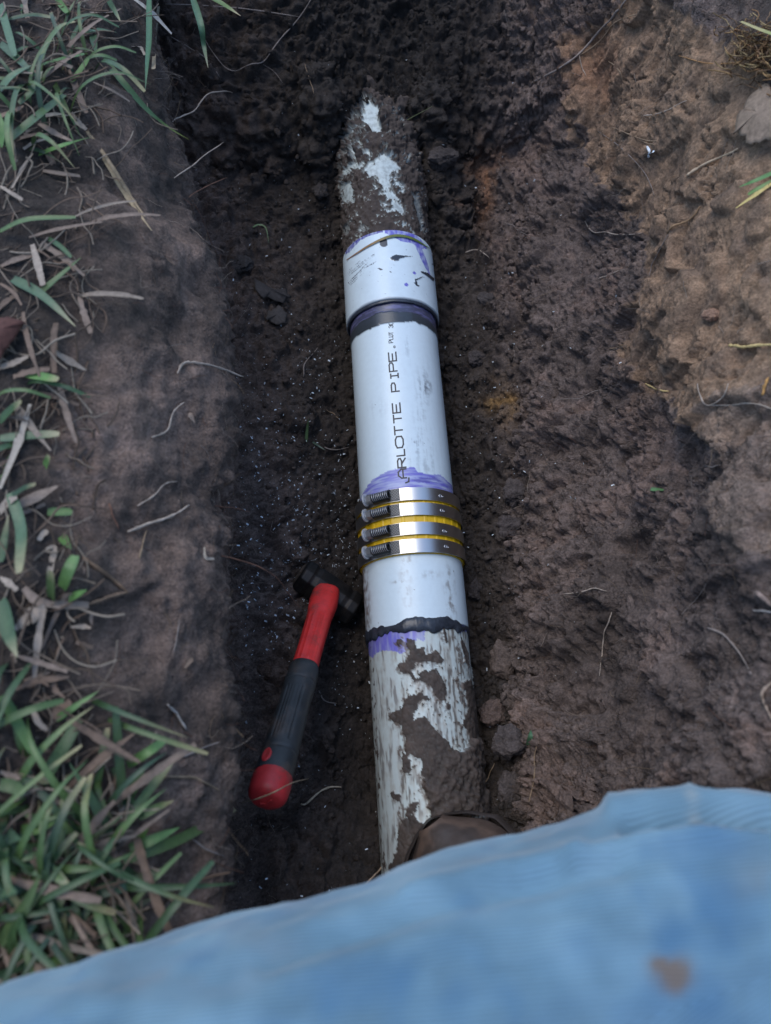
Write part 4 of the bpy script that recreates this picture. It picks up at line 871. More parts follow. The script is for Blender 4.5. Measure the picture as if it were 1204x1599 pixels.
ROOTS = [
 ([(258, 6), (356, 11), (420, 19), (466, 26)], 1.1, GREYR, 'pale root running sideways across the dark top of the trench, left of the pipe end'),
 ([(486, -2), (466, 30), (432, 68), (411, 97), (390, 99), (362, 112), (339, 91), (320, 61)], 1.0, GREYR, 'long kinked grey root curling down from the top edge above the dark trench corner'),
 ([(411, 101), (428, 112), (441, 129)], .6, GREYR, 'short thin side root forking off the long kinked root at the top'),
 ([(255, 50), (300, 76), (325, 95), (346, 126)], .7, GREYR, 'thin grey root slanting down through the dark upper left corner'),
 ([(269, 190), (283, 182), (300, 176), (313, 160), (327, 146), (350, 143), (363, 145)], 1.2, PALE, 'zigzag pale root at the tip of the drooping green blade'),
 ([(272, 278), (300, 258), (318, 244), (349, 222)], .9, PALE, 'pale root poking up from the left bank below the zigzag root'),
 ([(295, 308), (320, 292), (355, 277)], .6, REDR, 'thin brown root on the left bank amid fine root hairs'),
 ([(300, 312), (318, 345), (328, 375), (338, 398)], .5, REDR, 'fine brown root trailing down the upper left wall'),
 ([(277, 583), (285, 568), (296, 565), (310, 567), (345, 575), (380, 588)], 1.5, PALE, 'thick pale hooked root on the lip of the left bank level with the lettering'),
 ([(237, 683), (262, 672), (270, 645), (288, 628)], 1.1, PALE, 'bent pale root on the left bank below the hooked root'),
 ([(215, 790), (240, 775), (258, 755), (277, 752)], .9, PALE, 'thin pale root on the left bank level with the clamp'),
 ([(200, 830), (240, 815), (270, 805), (295, 789)], 1.6, PALE, 'thick straight pale root on the left bank level with the clamp bands'),
 ([(218, 872), (222, 850), (230, 828)], .8, TANR, 'short upright root below the thick straight root on the left bank'),
 ([(170, 786), (178, 808), (186, 828)], .8, REDR, 'short reddish root left of the thick straight root'),
 ([(346, 868), (390, 880), (430, 900), (452, 930), (468, 948)], .8, REDR, 'reddish brown root arching down to the hammer head'),
 ([(335, 790), (360, 792), (390, 800)], .6, REDR, 'fine reddish root at the foot of the left wall'),
 ([(130, 870), (165, 897), (200, 925)], 1.9, (.19, .12, .075), 'brown twig lying on the left bank'),
 ([(200, 925), (170, 933), (138, 944)], 1.8, (.20, .13, .085), 'second brown twig touching the end of the first on the left bank'),
 ([(275, 1181), (292, 1180), (313, 1170), (342, 1159)], 1.2, GREYR, 'grey root on the left bank beside the hammer grip'),
 ([(255, 1213), (300, 1213), (320, 1222), (343, 1235)], 1.1, TANR, 'tan root bending down the left bank beside the red end cap'),
 ([(300, 1310), (320, 1325), (350, 1337)], 1.1, GREYR, 'grey root low on the left bank near the jeans'),
 ([(262, 1100), (278, 1118), (292, 1140)], 1.3, (.34, .31, .28), 'pale grey root end on the left bank above the grass tuft'),
 ([(280, 968), (276, 1000), (270, 1020)], .8, GREYR, 'faint grey root on the left bank level with the hammer neck'),
 ([(825, 132), (876, 105), (905, 84), (934, 50), (955, 28), (968, 13), (982, -6)], 1.9, GREYR, 'long grey tapering root down the top of the right wall'),
 ([(878, 103), (934, 67), (960, 36), (993, 22)], 1.2, TANR, 'tan root alongside the long grey root at the top right'),
 ([(905, 86), (908, 104), (915, 118)], .7, PALE, 'short pale rootlet hanging below the long grey root'),
 ([(950, 96), (968, 111), (972, 128)], .9, TANR, 'short tan root on the upper right wall below the twin roots'),
 ([(1060, 87), (1110, 100), (1156, 97)], .9, (.32, .17, .07), 'orange brown root reaching left out of the root tuft'),
 ([(1005, 180), (1020, 179), (1035, 174), (1050, 168), (1072, 157)], .8, PALE, 'pale wavy root above the white scrap on the right wall'),
 ([(955, 199), (976, 207), (997, 216), (1026, 220)], .9, TANR, 'tan forked root just above the white scrap'),
 ([(997, 217), (1010, 223), (1022, 226)], .7, TANR, 'lower prong of the forked root above the white scrap'),
 ([(934, 205), (968, 228), (1001, 262), (1015, 285), (1022, 305)], .7, GREYR, 'long thin root curving down past the white scrap'),
 ([(1072, 274), (1090, 262), (1114, 251), (1152, 232)], 2.2, (.40, .30, .20), 'thick straw coloured root below the dead leaf at the right'),
 ([(1041, 364), (1052, 352), (1077, 343), (1093, 322)], 1.3, (.26, .16, .085), 'ragged brown root in the middle of the tan clay'),
 ([(1014, 431), (1018, 415), (1026, 398), (1043, 366)], .7, GREYR, 'thin root trailing down from the ragged brown root'),
 ([(913, 345), (920, 357), (930, 364), (945, 362), (968, 367), (1001, 364)], .9, PALE, 'pale sagging root on the right wall level with the upper coupling'),
 ([(788, 347), (800, 352), (809, 360), (823, 367)], .8, GREYR, 'small grey root on the right wall beside the rusty streak'),
 ([(727, 394), (740, 390), (750, 392), (765, 404)], 1.0, PALE, 'pale curved root next to the upper coupling on its right'),
 ([(934, 435), (950, 430), (966, 422)], .9, PALE, 'short pale root on the right wall level with the glue ring'),
 ([(1138, 539), (1155, 542), (1173, 540), (1210, 538)], 2.0, YSTR, 'bright yellow straw at the right edge of the tan clay'),
 ([(1089, 599), (1095, 622), (1106, 634), (1127, 622), (1134, 610), (1137, 599)], .9, PALE, 'pale looped root on the tan clay at the right'),
 ([(1106, 633), (1152, 632), (1181, 630), (1208, 640)], 1.1, PALE, 'pale horizontal root running right from the looped root'),
 ([(1008, 599), (1020, 606), (1031, 609), (1045, 611)], 1.2, YSTR, 'short yellow root at the lower edge of the tan clay'),
 ([(1190, 617), (1195, 603), (1200, 590)], 1.5, (.42, .22, .07), 'short orange root stub at the right edge of the picture'),
 ([(859, 624), (888, 622), (905, 623), (926, 611), (968, 599)], .7, GREYR, 'long fine root across the right wall level with the lettering'),
 ([(951, 545), (960, 543), (972, 539)], 1.0, TANR, 'short tan root at the left tip of the tan clay'),
 ([(880, 927), (905, 925), (926, 918), (947, 923)], .9, PALE, 'pale root on the right wall level with the lower coupling'),
 ([(802, 540), (804, 552), (800, 567)], .6, GREYR, 'tiny upright root right of the clean pipe'),
 ([(1100, 728), (1112, 729), (1125, 726)], .9, GREYR, 'small grey root at the dark vertical crack on the right wall'),
 ([(955, 956), (950, 972), (943, 992), (940, 1020), (936, 1055)], .8, PALE, 'pale upright root low on the right wall'),
 ([(1062, 962), (1085, 938), (1095, 925), (1104, 908)], .7, GREYR, 'thin slanting root on the right wall above the jeans knee'),
 ([(1104, 980), (1125, 988), (1140, 1000), (1156, 1021), (1173, 1053)], 1.3, GREYR, 'grey root arching down at the lower right wall'),
 ([(1206, 1065), (1190, 1080), (1192, 1095), (1206, 1124)], 1.9, (.26, .19, .14), 'thick curved root at the right edge above the jeans'),
 ([(1180, 924), (1192, 934), (1208, 948)], 2.6, (.22, .16, .13), 'thick root stub at the right edge'),
 ([(1176, 953), (1190, 954), (1206, 956)], 1.5, (.36, .31, .27), 'pale cut root just below the thick stub at the right edge'),
 ([(838, 1166), (834, 1190), (834, 1210), (826, 1252)], .9, TANR, 'dry brown stem at the foot of the right wall beside the green leaf scrap'),
 ([(755, 1226), (765, 1208), (772, 1192)], .9, TANR, 'short dry stem beside the muddy near end of the pipe'),
 ([(376, 1253), (400, 1248), (430, 1236), (455, 1223), (482, 1216)], .8, TANR, 'thin root lying across the red end cap of the hammer'),
 ([(470, 1255), (478, 1256), (500, 1236), (515, 1229), (533, 1229)], 1.5, STRAW, 'bent piece of straw on the trench floor beside the red end cap'),
 ([(568, 1386), (585, 1366), (606, 1344)], 1.3, (.34, .24, .16), 'brown straw leaning on the near end of the pipe'),
 ([(474, 588), (477, 566), (496, 543)], 1.0, GREYR, 'bent twig on the trench floor left of the lettering'),
 ([(498, 1078), (508, 1095), (530, 1098)], .9, GREYR, 'small grey root beside the black grip of the hammer'),
 ([(507, 698), (525, 703), (545, 698)], .9, GREYR, 'small pale twig on the dark floor left of the purple primer'),
 ([(510, 640), (521, 646), (530, 655)], .8, TANR, 'small tan twig on the floor left of the letters'),
 ([(476, 100), (486, 128), (490, 146)], .6, TANR, 'thin upright straw on the far wall left of the pipe end'),
 ([(608, 150), (604, 163), (600, 172)], 1.0, TANR, 'short tan straw at the far buried end of the pipe'),
]
for pts, r, colr, lab in ROOTS:
    on_ham = 'end cap' in lab and 'across' in lab
    if on_ham:
        q = smoothpath(np.array(pts, float), 4); tt_ = np.interp(np.linspace(0, 1, len(q)), [0, .25, .5, .8, 1], [.650, .617, .609, .632, .68]); path = np.array([CAM+ray(x_, y_)*t for (x_, y_), t in zip(q, tt_)])
    else:
        path = hug(pts, .002+r*.0008, 5, .9)
    rr = r*.00078*np.interp(np.linspace(0, 1, len(path)), [0, .15, .8, 1], [.6, 1, .85, .45])*(1+.18*rng.normal(size=len(path)))
    V, Q, T3 = tube(path, np.clip(rr, .0002, 1), 7)
    mb = MB(); cv = np.array(colr)*(1+.15*rng.normal(size=(len(V), 1))); mb.add(V, Q, T3, np.clip(cv, .02, .9))
    nm = 'straw' if 'straw' in lab and 'root' not in lab else ('twig' if 'twig' in lab else ('dry_stem' if 'stem' in lab else 'root'))
    tag(recentre(mb.build(nm, M_ROOT)), lab, nm.replace('_', ' '), 'roots and straws poking out of the soil')
# fine root hairs: too many to count
mb = MB()
lo = Pg[:, (tpar > 6.4) & (tpar < 10)]; hi = Pg[:, (tpar > 15.2) & (tpar < 20)]; Ng = gnormal(Pg.astype(float))
loN = Ng[:, (tpar > 6.4) & (tpar < 10)]; hiN = Ng[:, (tpar > 15.2) & (tpar < 20)]
vy = (ys > -.1) & (ys < 1.12)
lp = (tpar > 3.6) & (tpar < 6.8)
for A, An, n in ((lo[vy], loN[vy], 1700), (hi[vy], hiN[vy], 1300), (Pg[:, lp][vy], Ng[:, lp][vy], 420)):
    ii = rng.integers(0, A.shape[0], n); jj = rng.integers(0, A.shape[1], n)
    for i, j in zip(ii, jj):
        p0 = A[i, j].astype(float); nn = An[i, j]; nn = nn if nn@(CAM-p0) > 0 else -nn
        L = rng.uniform(.006, .034)
        t0 = np.cross(nn, rng.normal(size=3)); t0 /= np.linalg.norm(t0)+1e-9; t0 = t0+np.array([0, 0, -.5]); pts = [p0-nn*.001]
        for s in range(5):
            t0 = t0+.35*rng.normal(size=3); t0 -= nn*(t0@nn)*.75; t0 /= np.linalg.norm(t0); pts.append(pts[-1]+t0*L/5+nn*rng.uniform(-.0004, .0011))
        V, Q, T3 = tube(pts, rng.uniform(.00012, .00026), 3, False); mb.add(V, Q, None, np.array(random.choice([TANR, GREYR, REDR, PALE]))*rng.uniform(.5, .95))
tag(mb.build('root_hairs', M_ROOT), 'fine root hairs all over the cut soil walls', 'root hairs', kind='stuff')

# ---------------------------------------------------------------- soil crumbs and clods
def ico(sub):
    import bmesh
    bm = bmesh.new(); bmesh.ops.create_icosphere(bm, subdivisions=sub, radius=1); bm.verts.ensure_lookup_table()
    V = np.array([v.co[:] for v in bm.verts]); F = np.array([[v.index for v in f.verts] for f in bm.faces]); bm.free(); return V, F
I1, F1 = ico(1); I2, F2 = ico(2); I5, F5 = ico(5)
TEM = []
for k in range(14):
    V = I2.copy(); V *= (1+.55*perlin((V+k*9).astype(np.float32), 1.3)+.45*perlin((V+k*5).astype(np.float32), 3.1))[:, None]; V *= rng.uniform(.65, 1.2, 3); TEM.append(V)
TEM1 = []
for k in range(14):
    V = I1*rng.uniform(.6, 1.25, (len(I1), 1)); V *= rng.uniform(.6, 1.2, 3); TEM1.append(V)
mb = MB()
fl = (tpar > 9.6) & (tpar < 15.9); A = Pg[:, fl]; Ac = col.reshape(NY, NX, 3)[:, fl]; An = Ng[:, fl]; tf = tpar[fl]
cnt = 0
for _ in range(26000):
    if cnt > 8500: break
    i = rng.integers(0, NY); j = rng.integers(0, A.shape[1]); p0 = A[i, j].astype(float)
    if not (-.12 < p0[1] < 1.14): continue
    if p0[0]**2+p0[2]**2 < .058**2: continue
    w = .35+.65*(tf[j] > 13.6 or p0[1] > .8)
    if rng.random() > w: continue
    s = .0010+.0040*rng.random()**5
    V = (TEM if s > .0022 else TEM1)[rng.integers(14)]; Fq = F2 if s > .0022 else F1
    q = Matrix.Rotation(rng.random()*6.3, 3, 'Z')@Matrix.Rotation(rng.random()*6.3, 3, 'X')
    nn = An[i, j]; nn = nn if nn@(CAM-p0) > 0 else -nn
    cc = Ac[i, j]*rng.uniform(.85, 1.25)
    mb.add(V@np.array(q)*s+p0+nn*s*.1, None, Fq, cc); cnt += 1
tag(mb.build('soil_crumbs', M_CLOD), 'loose dark soil crumbs along the trench floor', 'soil crumbs', kind='stuff')
CL = [(781, 1030, .0165, .0215, .0155, (.115, .085, .070), 'rounded light brown clod pressed against the pipe just right of the lower glue ring'),
      (776, 1118, .0165, .0150, .013, (.112, .078, .064), 'smooth reddish clod below the rounded one at the foot of the right wall'),
      (798, 1158, .0180, .0160, .014, (.085, .068, .062), 'jagged grey clod at the foot of the right wall above the dry stems'),
      (795, 1236, .0140, .0170, .012, (.080, .064, .058), 'grey clod beside the muddy pipe end nearest the boot'),
      (690, 245, .020, .016, .014, (.062, .050, .045), 'large crumbly clod on the soil right of the buried pipe end'),
      (650, 212, .013, .009, .009, (.060, .050, .045), 'flat clod lying on the buried far end of the pipe'),
      (802, 822, .0165, .0140, .012, (.070, .055, .050), 'knobbly dark clod right of the clamp bands'),
      (804, 768, .0150, .0160, .012, (.075, .059, .053), 'dark clod at the foot of the right wall above the clamp'),
      (377, 412, .0150, .0125, .007, (.050, .042, .038), 'flat round clod on the dark floor left of the upper coupling'),
      (744, 560, .011, .012, .009, (.060, .048, .044), 'small dark clod right of the printed letters'),
      (760, 470, .012, .010, .009, (.064, .052, .047), 'small lumpy clod right of the upper glue ring'),
      (740, 920, .010, .013, .009, (.058, .046, .042), 'small dark clod wedged beside the lower coupling'),
      (500, 300, .013, .011, .009, (.050, .041, .037), 'dark lump of soil left of the muddy far pipe'),
      (415, 1050, .008, .009, .007, (.085, .052, .036), 'small brown clod behind the black hammer grip')]
for k, (x_, y_, a_, b__, c_, colr, lab) in enumerate(CL):
    hit, n = cast(x_, y_)
    V = I5.copy(); V32 = (V+k*3.7).astype(np.float32)
    dv = .34*fbm(V32, 1.1, 3, 7*k)+.12*np.clip(clods(V32, 2.6, 1.0+k), 0, 1)+.05*fbm(V32, 8, 2, 3)
    V = V*(1+dv)[:, None]*np.array([a_, b__, c_]); rz = Matrix.Rotation(rng.random()*6, 3, 'Z') if a_ < .014 else Matrix.Identity(3)
    mb = MB(); mb.add(V@np.array(rz), None, F5, np.clip(np.array(colr)*(1+.5*dv[:, None]), .01, .4)); o = mb.build('soil_clod', M_CLOD)
    o.location = Vector((hit+n*c_*.25).tolist()); tag(o, lab, 'clod', 'clods of soil lying in the trench')
hit, n = cast(1113, 490); V = I5*(1+.18*fbm(I5.astype(np.float32), 1.4, 2, 55))[:, None]*np.array([.010, .0055, .005]); mb = MB(); mb.add(V, None, F5, (.30, .18, .12)); o = mb.build('pebble', M_CLOD); o.location = Vector((hit+n*.002).tolist()); tag(o, 'pinkish brown pebble stuck in the tan clay at the right', 'pebble')

# ---------------------------------------------------------------- white plastic shavings
mb = MB(); n = 0
SHZ = [(490, 800, 60, 120, 520), (470, 720, 70, 90, 230), (430, 900, 50, 50, 160), (520, 880, 40, 60, 200), (360, 720, 25, 160, 90), (540, 1070, 30, 70, 60), (480, 1280, 70, 110, 70), (460, 420, 90, 140, 160), (770, 640, 35, 200, 150), (560, 260, 90, 90, 60), (880, 480, 120, 120, 34), (460, 560, 60, 60, 130), (420, 970, 40, 40, 80), (690, 1200, 60, 80, 18), (850, 880, 60, 200, 24)]
for cx_, cy_, rx, ry, m in SHZ:
    for _ in range(int(m*.8)):
        x_, y_ = rng.normal(cx_, rx), rng.normal(cy_, ry)
        if 0.058 > 1: continue
        h, nn = cast(x_, y_)
        if h[2] > .2 or math.hypot(h[0], h[2]) < .0595: continue
        L = .0009+.0028*rng.random()**3; d1 = np.cross(nn, rng.normal(size=3)); d1 /= np.linalg.norm(d1)+1e-9
        d1 = d1+nn*rng.uniform(-.1, .6); q = [h+nn*.0007+d1*L*(t-.5)+nn*.0006*math.sin(t*3.1)*rng.uniform(0, 1) for t in np.linspace(0, 1, 4)]
        V, Q = ribbon(q, np.full(4, L*rng.uniform(.2, .6)), .5); mb.add(V, Q, None, np.array([.72, .77, .80])*rng.uniform(.35, 1.1))
tag(mb.build('plastic_shavings', M_SHAV), 'tiny white pipe shavings sprinkled over the dark trench floor', 'shavings', kind='stuff')
hit, n = cast(1014, 237); mb = MB()
for a0, a1 in (((1010, 228), (1015, 240)), ((1015, 240), (1022, 236)), ((1014, 238), (1012, 247))):
    q = [lifted(a0[0]+(a1[0]-a0[0])*t, a0[1]+(a1[1]-a0[1])*t, .003+.003*math.sin(3*t)) for t in np.linspace(0, 1, 5)]; V, Q = ribbon(q, np.array([.002, .003, .0034, .003, .0015]), .4); mb.add(V, Q, None, (.72, .78, .82))
tag(recentre(mb.build('plastic_scrap', M_SHAV)), 'white torn plastic scrap stuck on the right wall', 'scrap')

# ---------------------------------------------------------------- grass
def blade_mesh(mb, path, w, colr, tipc=None, fold=.28, blunt=False, fine=5):
    path = smoothpath(np.asarray(path, float), fine); n = len(path); u = np.linspace(0, 1, n)
    ww = w*(np.interp(u, [0, .5, 1], [rng.uniform(.3, .9), 1, rng.uniform(.15, .8)])*(1+.12*rng.normal(size=n)) if blunt else (np.interp(u, [0, .15, .75, .97, 1], [.75, 1, .92, .70, .55]) if rng.random() < .45 else np.interp(u, [0, .12, .35, .7, 1], [.75, 1, .95, .62, .05])))
    V, Q = ribbon(path, ww, fold); c0 = np.array(colr)*rng.uniform(.8, 1.2); c1 = np.array(tipc if tipc is not None else colr)
    cv = np.repeat(c0+(c1-c0)*np.clip((u[:, None]-.6)/.4, 0, 1), 3, axis=0); cv[1::3] *= 1.18
    mb.add(V, Q, None, cv)
GREENS = [(.034, .068, .026), (.042, .080, .028), (.058, .100, .030), (.032, .062, .030), (.070, .112, .036)]
def pxblade(mb, pts, w, colr, h0=.004, h1=.02, tipc=None, blunt=False):
    if blunt and len(pts) == 2: pts = [pts[0], ((pts[0][0]+pts[1][0])/2+rng.normal(0, 3), (pts[0][1]+pts[1][1])/2+rng.normal(0, 3)), pts[1]]
    n = len(pts); path = [lifted(x_, y_, h0+(h1-h0)*(i/(n-1))) for i, (x_, y_) in enumerate(pts)]
    blade_mesh(mb, path, w, colr, tipc, .28, blunt)
gm = MB(); sm_ = MB()
def C6(*p_): return [(x_/2.96, y_/2.96) for x_, y_ in p_]
def C7(*p_): return [(x_/2.96, 540+y_/2.96) for x_, y_ in p_]
def C8(*p_): return [(x_/2.96, 1059+y_/2.96) for x_, y_ in p_]
BR = (.085, .165, .045); TEAL = (.062, .108, .052)
for pts, w, cg in [(C6((0, 20), (30, 120), (70, 260)), .009, TEAL), (C6((0, 200), (100, 290), (185, 370)), .009, TEAL), (C6((20, 670), (150, 560), (300, 440)), .011, None), (C6((180, 715), (300, 670), (415, 635)), .0065, BR),
    (C6((0, 1070), (130, 1015), (350, 1005)), .006, None), (C6((60, 1290), (200, 1370), (350, 1510)), .010, TEAL), (C6((180, 1360), (260, 1290), (375, 1190)), .007, None), (C6((500, 0), (530, 50), (560, 105)), .007, TEAL), (C6((380, 150), (460, 140), (540, 150)), .010, TEAL),
    (C6((200, 300), (300, 270), (390, 250)), .006, BR), (C6((330, 380), (370, 330), (410, 270)), .007, BR), (C6((220, 1100), (280, 1140), (330, 1190)), .005, None), (C6((40, 90), (150, 70), (260, 85)), .006, None), (C6((0, 420), (60, 350), (150, 300)), .010, TEAL), (C6((90, 480), (150, 420), (190, 330)), .008, None), (C6((0, 680), (10, 600), (0, 520)), .009, BR), (C6((430, 160), (445, 250)), .009, TEAL), (C6((265, 0), (310, 60)), .008, BR),
    (C7((0, 430), (140, 415), (275, 408)), .0085, TEAL), (C7((120, 130), (200, 145), (270, 158)), .0085, BR), (C7((50, 680), (100, 850), (90, 1050)), .010, TEAL), (C7((220, 770), (280, 768), (335, 770)), .008, BR), (C7((290, 1120), (320, 1040), (350, 970)), .011, BR), (C7((320, 1170), (360, 1150), (402, 1128)), .0075, BR), (C7((0, 1180), (40, 1320), (80, 1440)), .014, None), (C7((0, 350), (50, 300), (100, 260)), .009, None), (C7((50, 700), (110, 660), (165, 640)), .005, None), (C7((240, 1170), (240, 1040)), .010, None), (C7((210, 560), (230, 510)), .008, BR), (C7((0, 1000), (20, 900), (40, 780)), .008, None), (C7((285, 880), (330, 940)), .008, BR),
    (C8((10, 80), (80, 200), (160, 350)), .009, BR), (C8((260, 190), (350, 130), (455, 60)), .006, BR), (C8((190, 490), (290, 330), (370, 190)), .011, None), (C8((520, 780), (450, 600), (320, 390)), .010, TEAL), (C8((580, 640), (555, 400), (535, 130)), .008, None), (C8((440, 530), (470, 380), (500, 230)), .007, None), (C8((520, 760), (660, 560), (795, 385)), .008, None), (C8((590, 400), (680, 345), (765, 285)), .008, BR), (C8((640, 640), (720, 600), (805, 565)), .008, None), (C8((590, 560), (670, 420)), .009, None), (C8((640, 940), (500, 850), (360, 755)), .012, TEAL), (C8((110, 850), (230, 890), (330, 960)), .013, TEAL), (C8((430, 1140), (560, 1080), (715, 1015)), .012, None), (C8((430, 990), (560, 960), (740, 895)), .010, None), (C8((570, 840), (840, 740), (1085, 605)), .009, None), (C8((600, 790), (720, 740), (830, 690)), .009, BR), (C8((270, 820), (290, 660), (310, 500)), .008, TEAL), (C8((0, 1230), (120, 1050), (185, 910)), .010, None), (C8((270, 1410), (280, 1250), (290, 1080)), .011, BR), (C8((400, 700), (370, 620), (340, 560)), .010, None), (C8((310, 720), (440, 680)), .012, None), (C8((0, 490), (60, 500), (115, 535)), .010, None), (C8((0, 720), (95, 745)), .014, TEAL), (C8((600, 1310), (560, 1220), (510, 1140)), .010, BR), (C8((0, 960), (80, 990)), .012, TEAL), (C8((100, 700), (200, 690), (290, 620)), .008, BR), (C8((230, 1180), (260, 1060), (300, 980)), .009, None), (C8((480, 1170), (420, 1270), (370, 1330)), .009, None), (C8((640, 760), (690, 670)), .007, BR), (C8((650, 1300), (640, 1200), (660, 1120)), .008, None), (C8((100, 1330), (60, 1200), (90, 1100)), .009, None)]:
    pxblade(gm, pts, w*.80, cg or random.choice(GREENS), .004, rng.uniform(.010, .026), None if rng.random() < .6 else (.25, .22, .12))
for pts, w in [(C6((55, 870), (150, 710)), .005), (C6((0, 860), (105, 925)), .005), (C6((180, 570), (260, 620), (340, 655)), .008), (C6((150, 1130), (175, 1220), (200, 1320)), .009), (C6((190, 1125), (290, 1190), (390, 1275)), .008), (C6((0, 1310), (100, 1410)), .005), (C6((280, 190), (420, 165), (550, 190)), .005), (C6((200, 790), (290, 805), (370, 815)), .007), (C6((110, 690), (230, 640)), .006), (C6((60, 260), (180, 350)), .007), (C6((350, 60), (380, 110)), .008), (C6((210, 310), (300, 300)), .009), (C6((420, 60), (560, 40)), .010), (C6((200, 540), (340, 540)), .008), (C6((330, 520), (400, 600)), .009), (C6((430, 380), (520, 420), (600, 470)), .005), (C6((0, 540), (110, 490)), .008), (C6((610, 215), (670, 255)), .006),
    (C7((0, 660), (90, 440), (140, 270)), .008), (C7((80, 740), (170, 700), (265, 650)), .013), (C7((110, 1120), (200, 1190), (410, 1200)), .010), (C7((160, 1540), (180, 1350), (200, 1230)), .008), (C7((70, 1310), (210, 1210)), .014), (C7((240, 20), (320, 70), (400, 115)), .008), (C7((230, 1060), (250, 940), (210, 940)), .007), (C7((60, 1590), (180, 1550), (320, 1530)), .009), (C7((0, 1070), (80, 1130)), .007), (C7((0, 100), (130, 50)), .008), (C7((0, 770), (80, 700)), .010), (C7((330, 1300), (420, 1305)), .005), (C7((350, 1370), (430, 1395)), .005), (C7((430, 1240), (425, 1290)), .004), (C7((880, 310), (900, 355)), .006), (C7((945, 930), (990, 985)), .004), (C7((855, 1490), (885, 1440)), .006), (C7((180, 900), (220, 870)), .006),
    (C8((330, 1390), (380, 1180), (420, 1050), (490, 995)), .008), (C8((0, 880), (90, 820), (235, 800)), .014), (C8((200, 770), (265, 680)), .012), (C8((120, 470), (200, 540), (300, 590)), .009), (C8((60, 1210), (140, 1390)), .008), (C8((210, 1030), (250, 1200)), .008), (C8((0, 1380), (100, 1460)), .008), (C8((0, 430), (120, 470)), .006), (C8((240, 180), (330, 110)), .012), (C8((150, 140), (220, 240)), .006), (C8((430, 700), (480, 790)), .008), (C8((520, 540), (560, 650)), .007), (C8((690, 940), (745, 885)), .006), (C8((540, 1280), (560, 1330)), .008), (C8((250, 20), (300, 90)), .006)]:
    k = random.choice([(.20, .150, .115), (.25, .20, .155), (.155, .105, .075), (.29, .245, .195)])
    pxblade(sm_, pts, w*.68, k, .003, rng.uniform(.004, .011), None, True)
# lawn round about, thinner where the spade has been
def tuft(mb, x_, y_, n, big=1.0, g=True, fine=5):
    h, nn = down(x_, y_)
    for _ in range(n):
        a_ = rng.random()*2*PI; L = rng.uniform(.03, .10)*big; d1 = np.array([math.cos(a_), math.sin(a_), 0]); up = rng.uniform(.25, 1.0)
        b0 = h+np.array([rng.normal(0, .008), rng.normal(0, .008), -.003])
        pth = [b0, b0+d1*L*.35+np.array([0, 0, L*.5*up]), b0+d1*L*.8+np.array([0, 0, L*(.75*up-.1)]), b0+d1*L*1.15+np.array([0, 0, L*(.6*up-.2)])]
        if g: blade_mesh(mb, pth, rng.uniform(.0038, .0072)*big, random.choice(GREENS), None if rng.random() < .7 else (.28, .24, .12), .28, False, fine)
        else: blade_mesh(mb, [q*np.array([1, 1, 0])+np.array([0, 0, b0[2]+.004+(q[2]-b0[2])*.25]) for q in pth], rng.uniform(.003, .006), random.choice([(.17, .125, .095), (.21, .165, .125), (.13, .09, .065)]), None, .28, True, fine)
for cx_, cy_, sx_, sy__, n in ((80, 1410, 75, 85, 46), (30, 1250, 50, 60, 11), (160, 1340, 50, 60, 14), (45, 110, 50, 85, 22), (5, 850, 14, 200, 4), (150, 60, 60, 40, 10), (200, 40, 40, 40, 8)):
    for _ in range(n):
        h, _n = cast(rng.normal(cx_, sx_), rng.normal(cy_, sy__))
        if h[2] > .33 and h[0] < -.2: tuft(gm, h[0], h[1], 2, .75); (tuft(sm_, h[0], h[1], 1, .6, False) if rng.random() < .55 else None)
for _ in range(2300):
    x_ = rng.uniform(-1.6, 1.6); y_ = rng.uniform(-1.0, 2.3)
    if -.40 < x_ < .47 and -.7 < y_ < 1.55: continue
    if abs(x_) < .6 and y_ < -.3: continue
    tuft(gm, x_, y_, 6, 1.0, True, 2)
    if rng.random() < .6: tuft(sm_, x_, y_, 2, 1, False, 2)
for _ in range(34):     # thatch along the left bank
    h, _n = cast(rng.uniform(0, 150), rng.uniform(0, 1500))
    if h[2] > .33: tuft(sm_, h[0], h[1], 1, .55, False)
for _ in range(700):
    x_, y_ = (rng.uniform(-10, 150), rng.uniform(0, 1560)) if rng.random() < .6 else ((rng.normal(90, 80), rng.normal(1380, 90)) if rng.random() < .5 else (rng.normal(90, 70), rng.normal(110, 90)))
    h, _n = cast(x_, y_)
    if h[2] < .29 or h[0] > -.15: continue
    a_ = rng.random()*2*PI; L = rng.uniform(.015, .06); q = [h+np.array([0, 0, .001])]
    for k in range(4):
        a_ += rng.normal(0, .35); q.append(q[-1]+np.array([math.cos(a_), math.sin(a_), rng.normal(.05, .22)])*L/4)
    q = np.array(q); q[:, 2] = np.maximum(q[:, 2], h[2]+.0008)
    V, Q, T3 = tube(smoothpath(q, 3), rng.uniform(.0003, .0009), 4, False); sm_.add(V, Q, None, np.array(random.choice([(.20, .15, .11), (.15, .10, .07), (.25, .20, .15), (.10, .07, .05)]))*rng.uniform(.7, 1.1))
tag(gm.build('grass', M_GRASS), 'broad green lawn grass growing along the banks of the trench', 'grass', kind='stuff')
tag(sm_.build('dry_grass', M_STRAW), 'dry beige grass litter scattered on the banks', 'dry grass', kind='stuff')
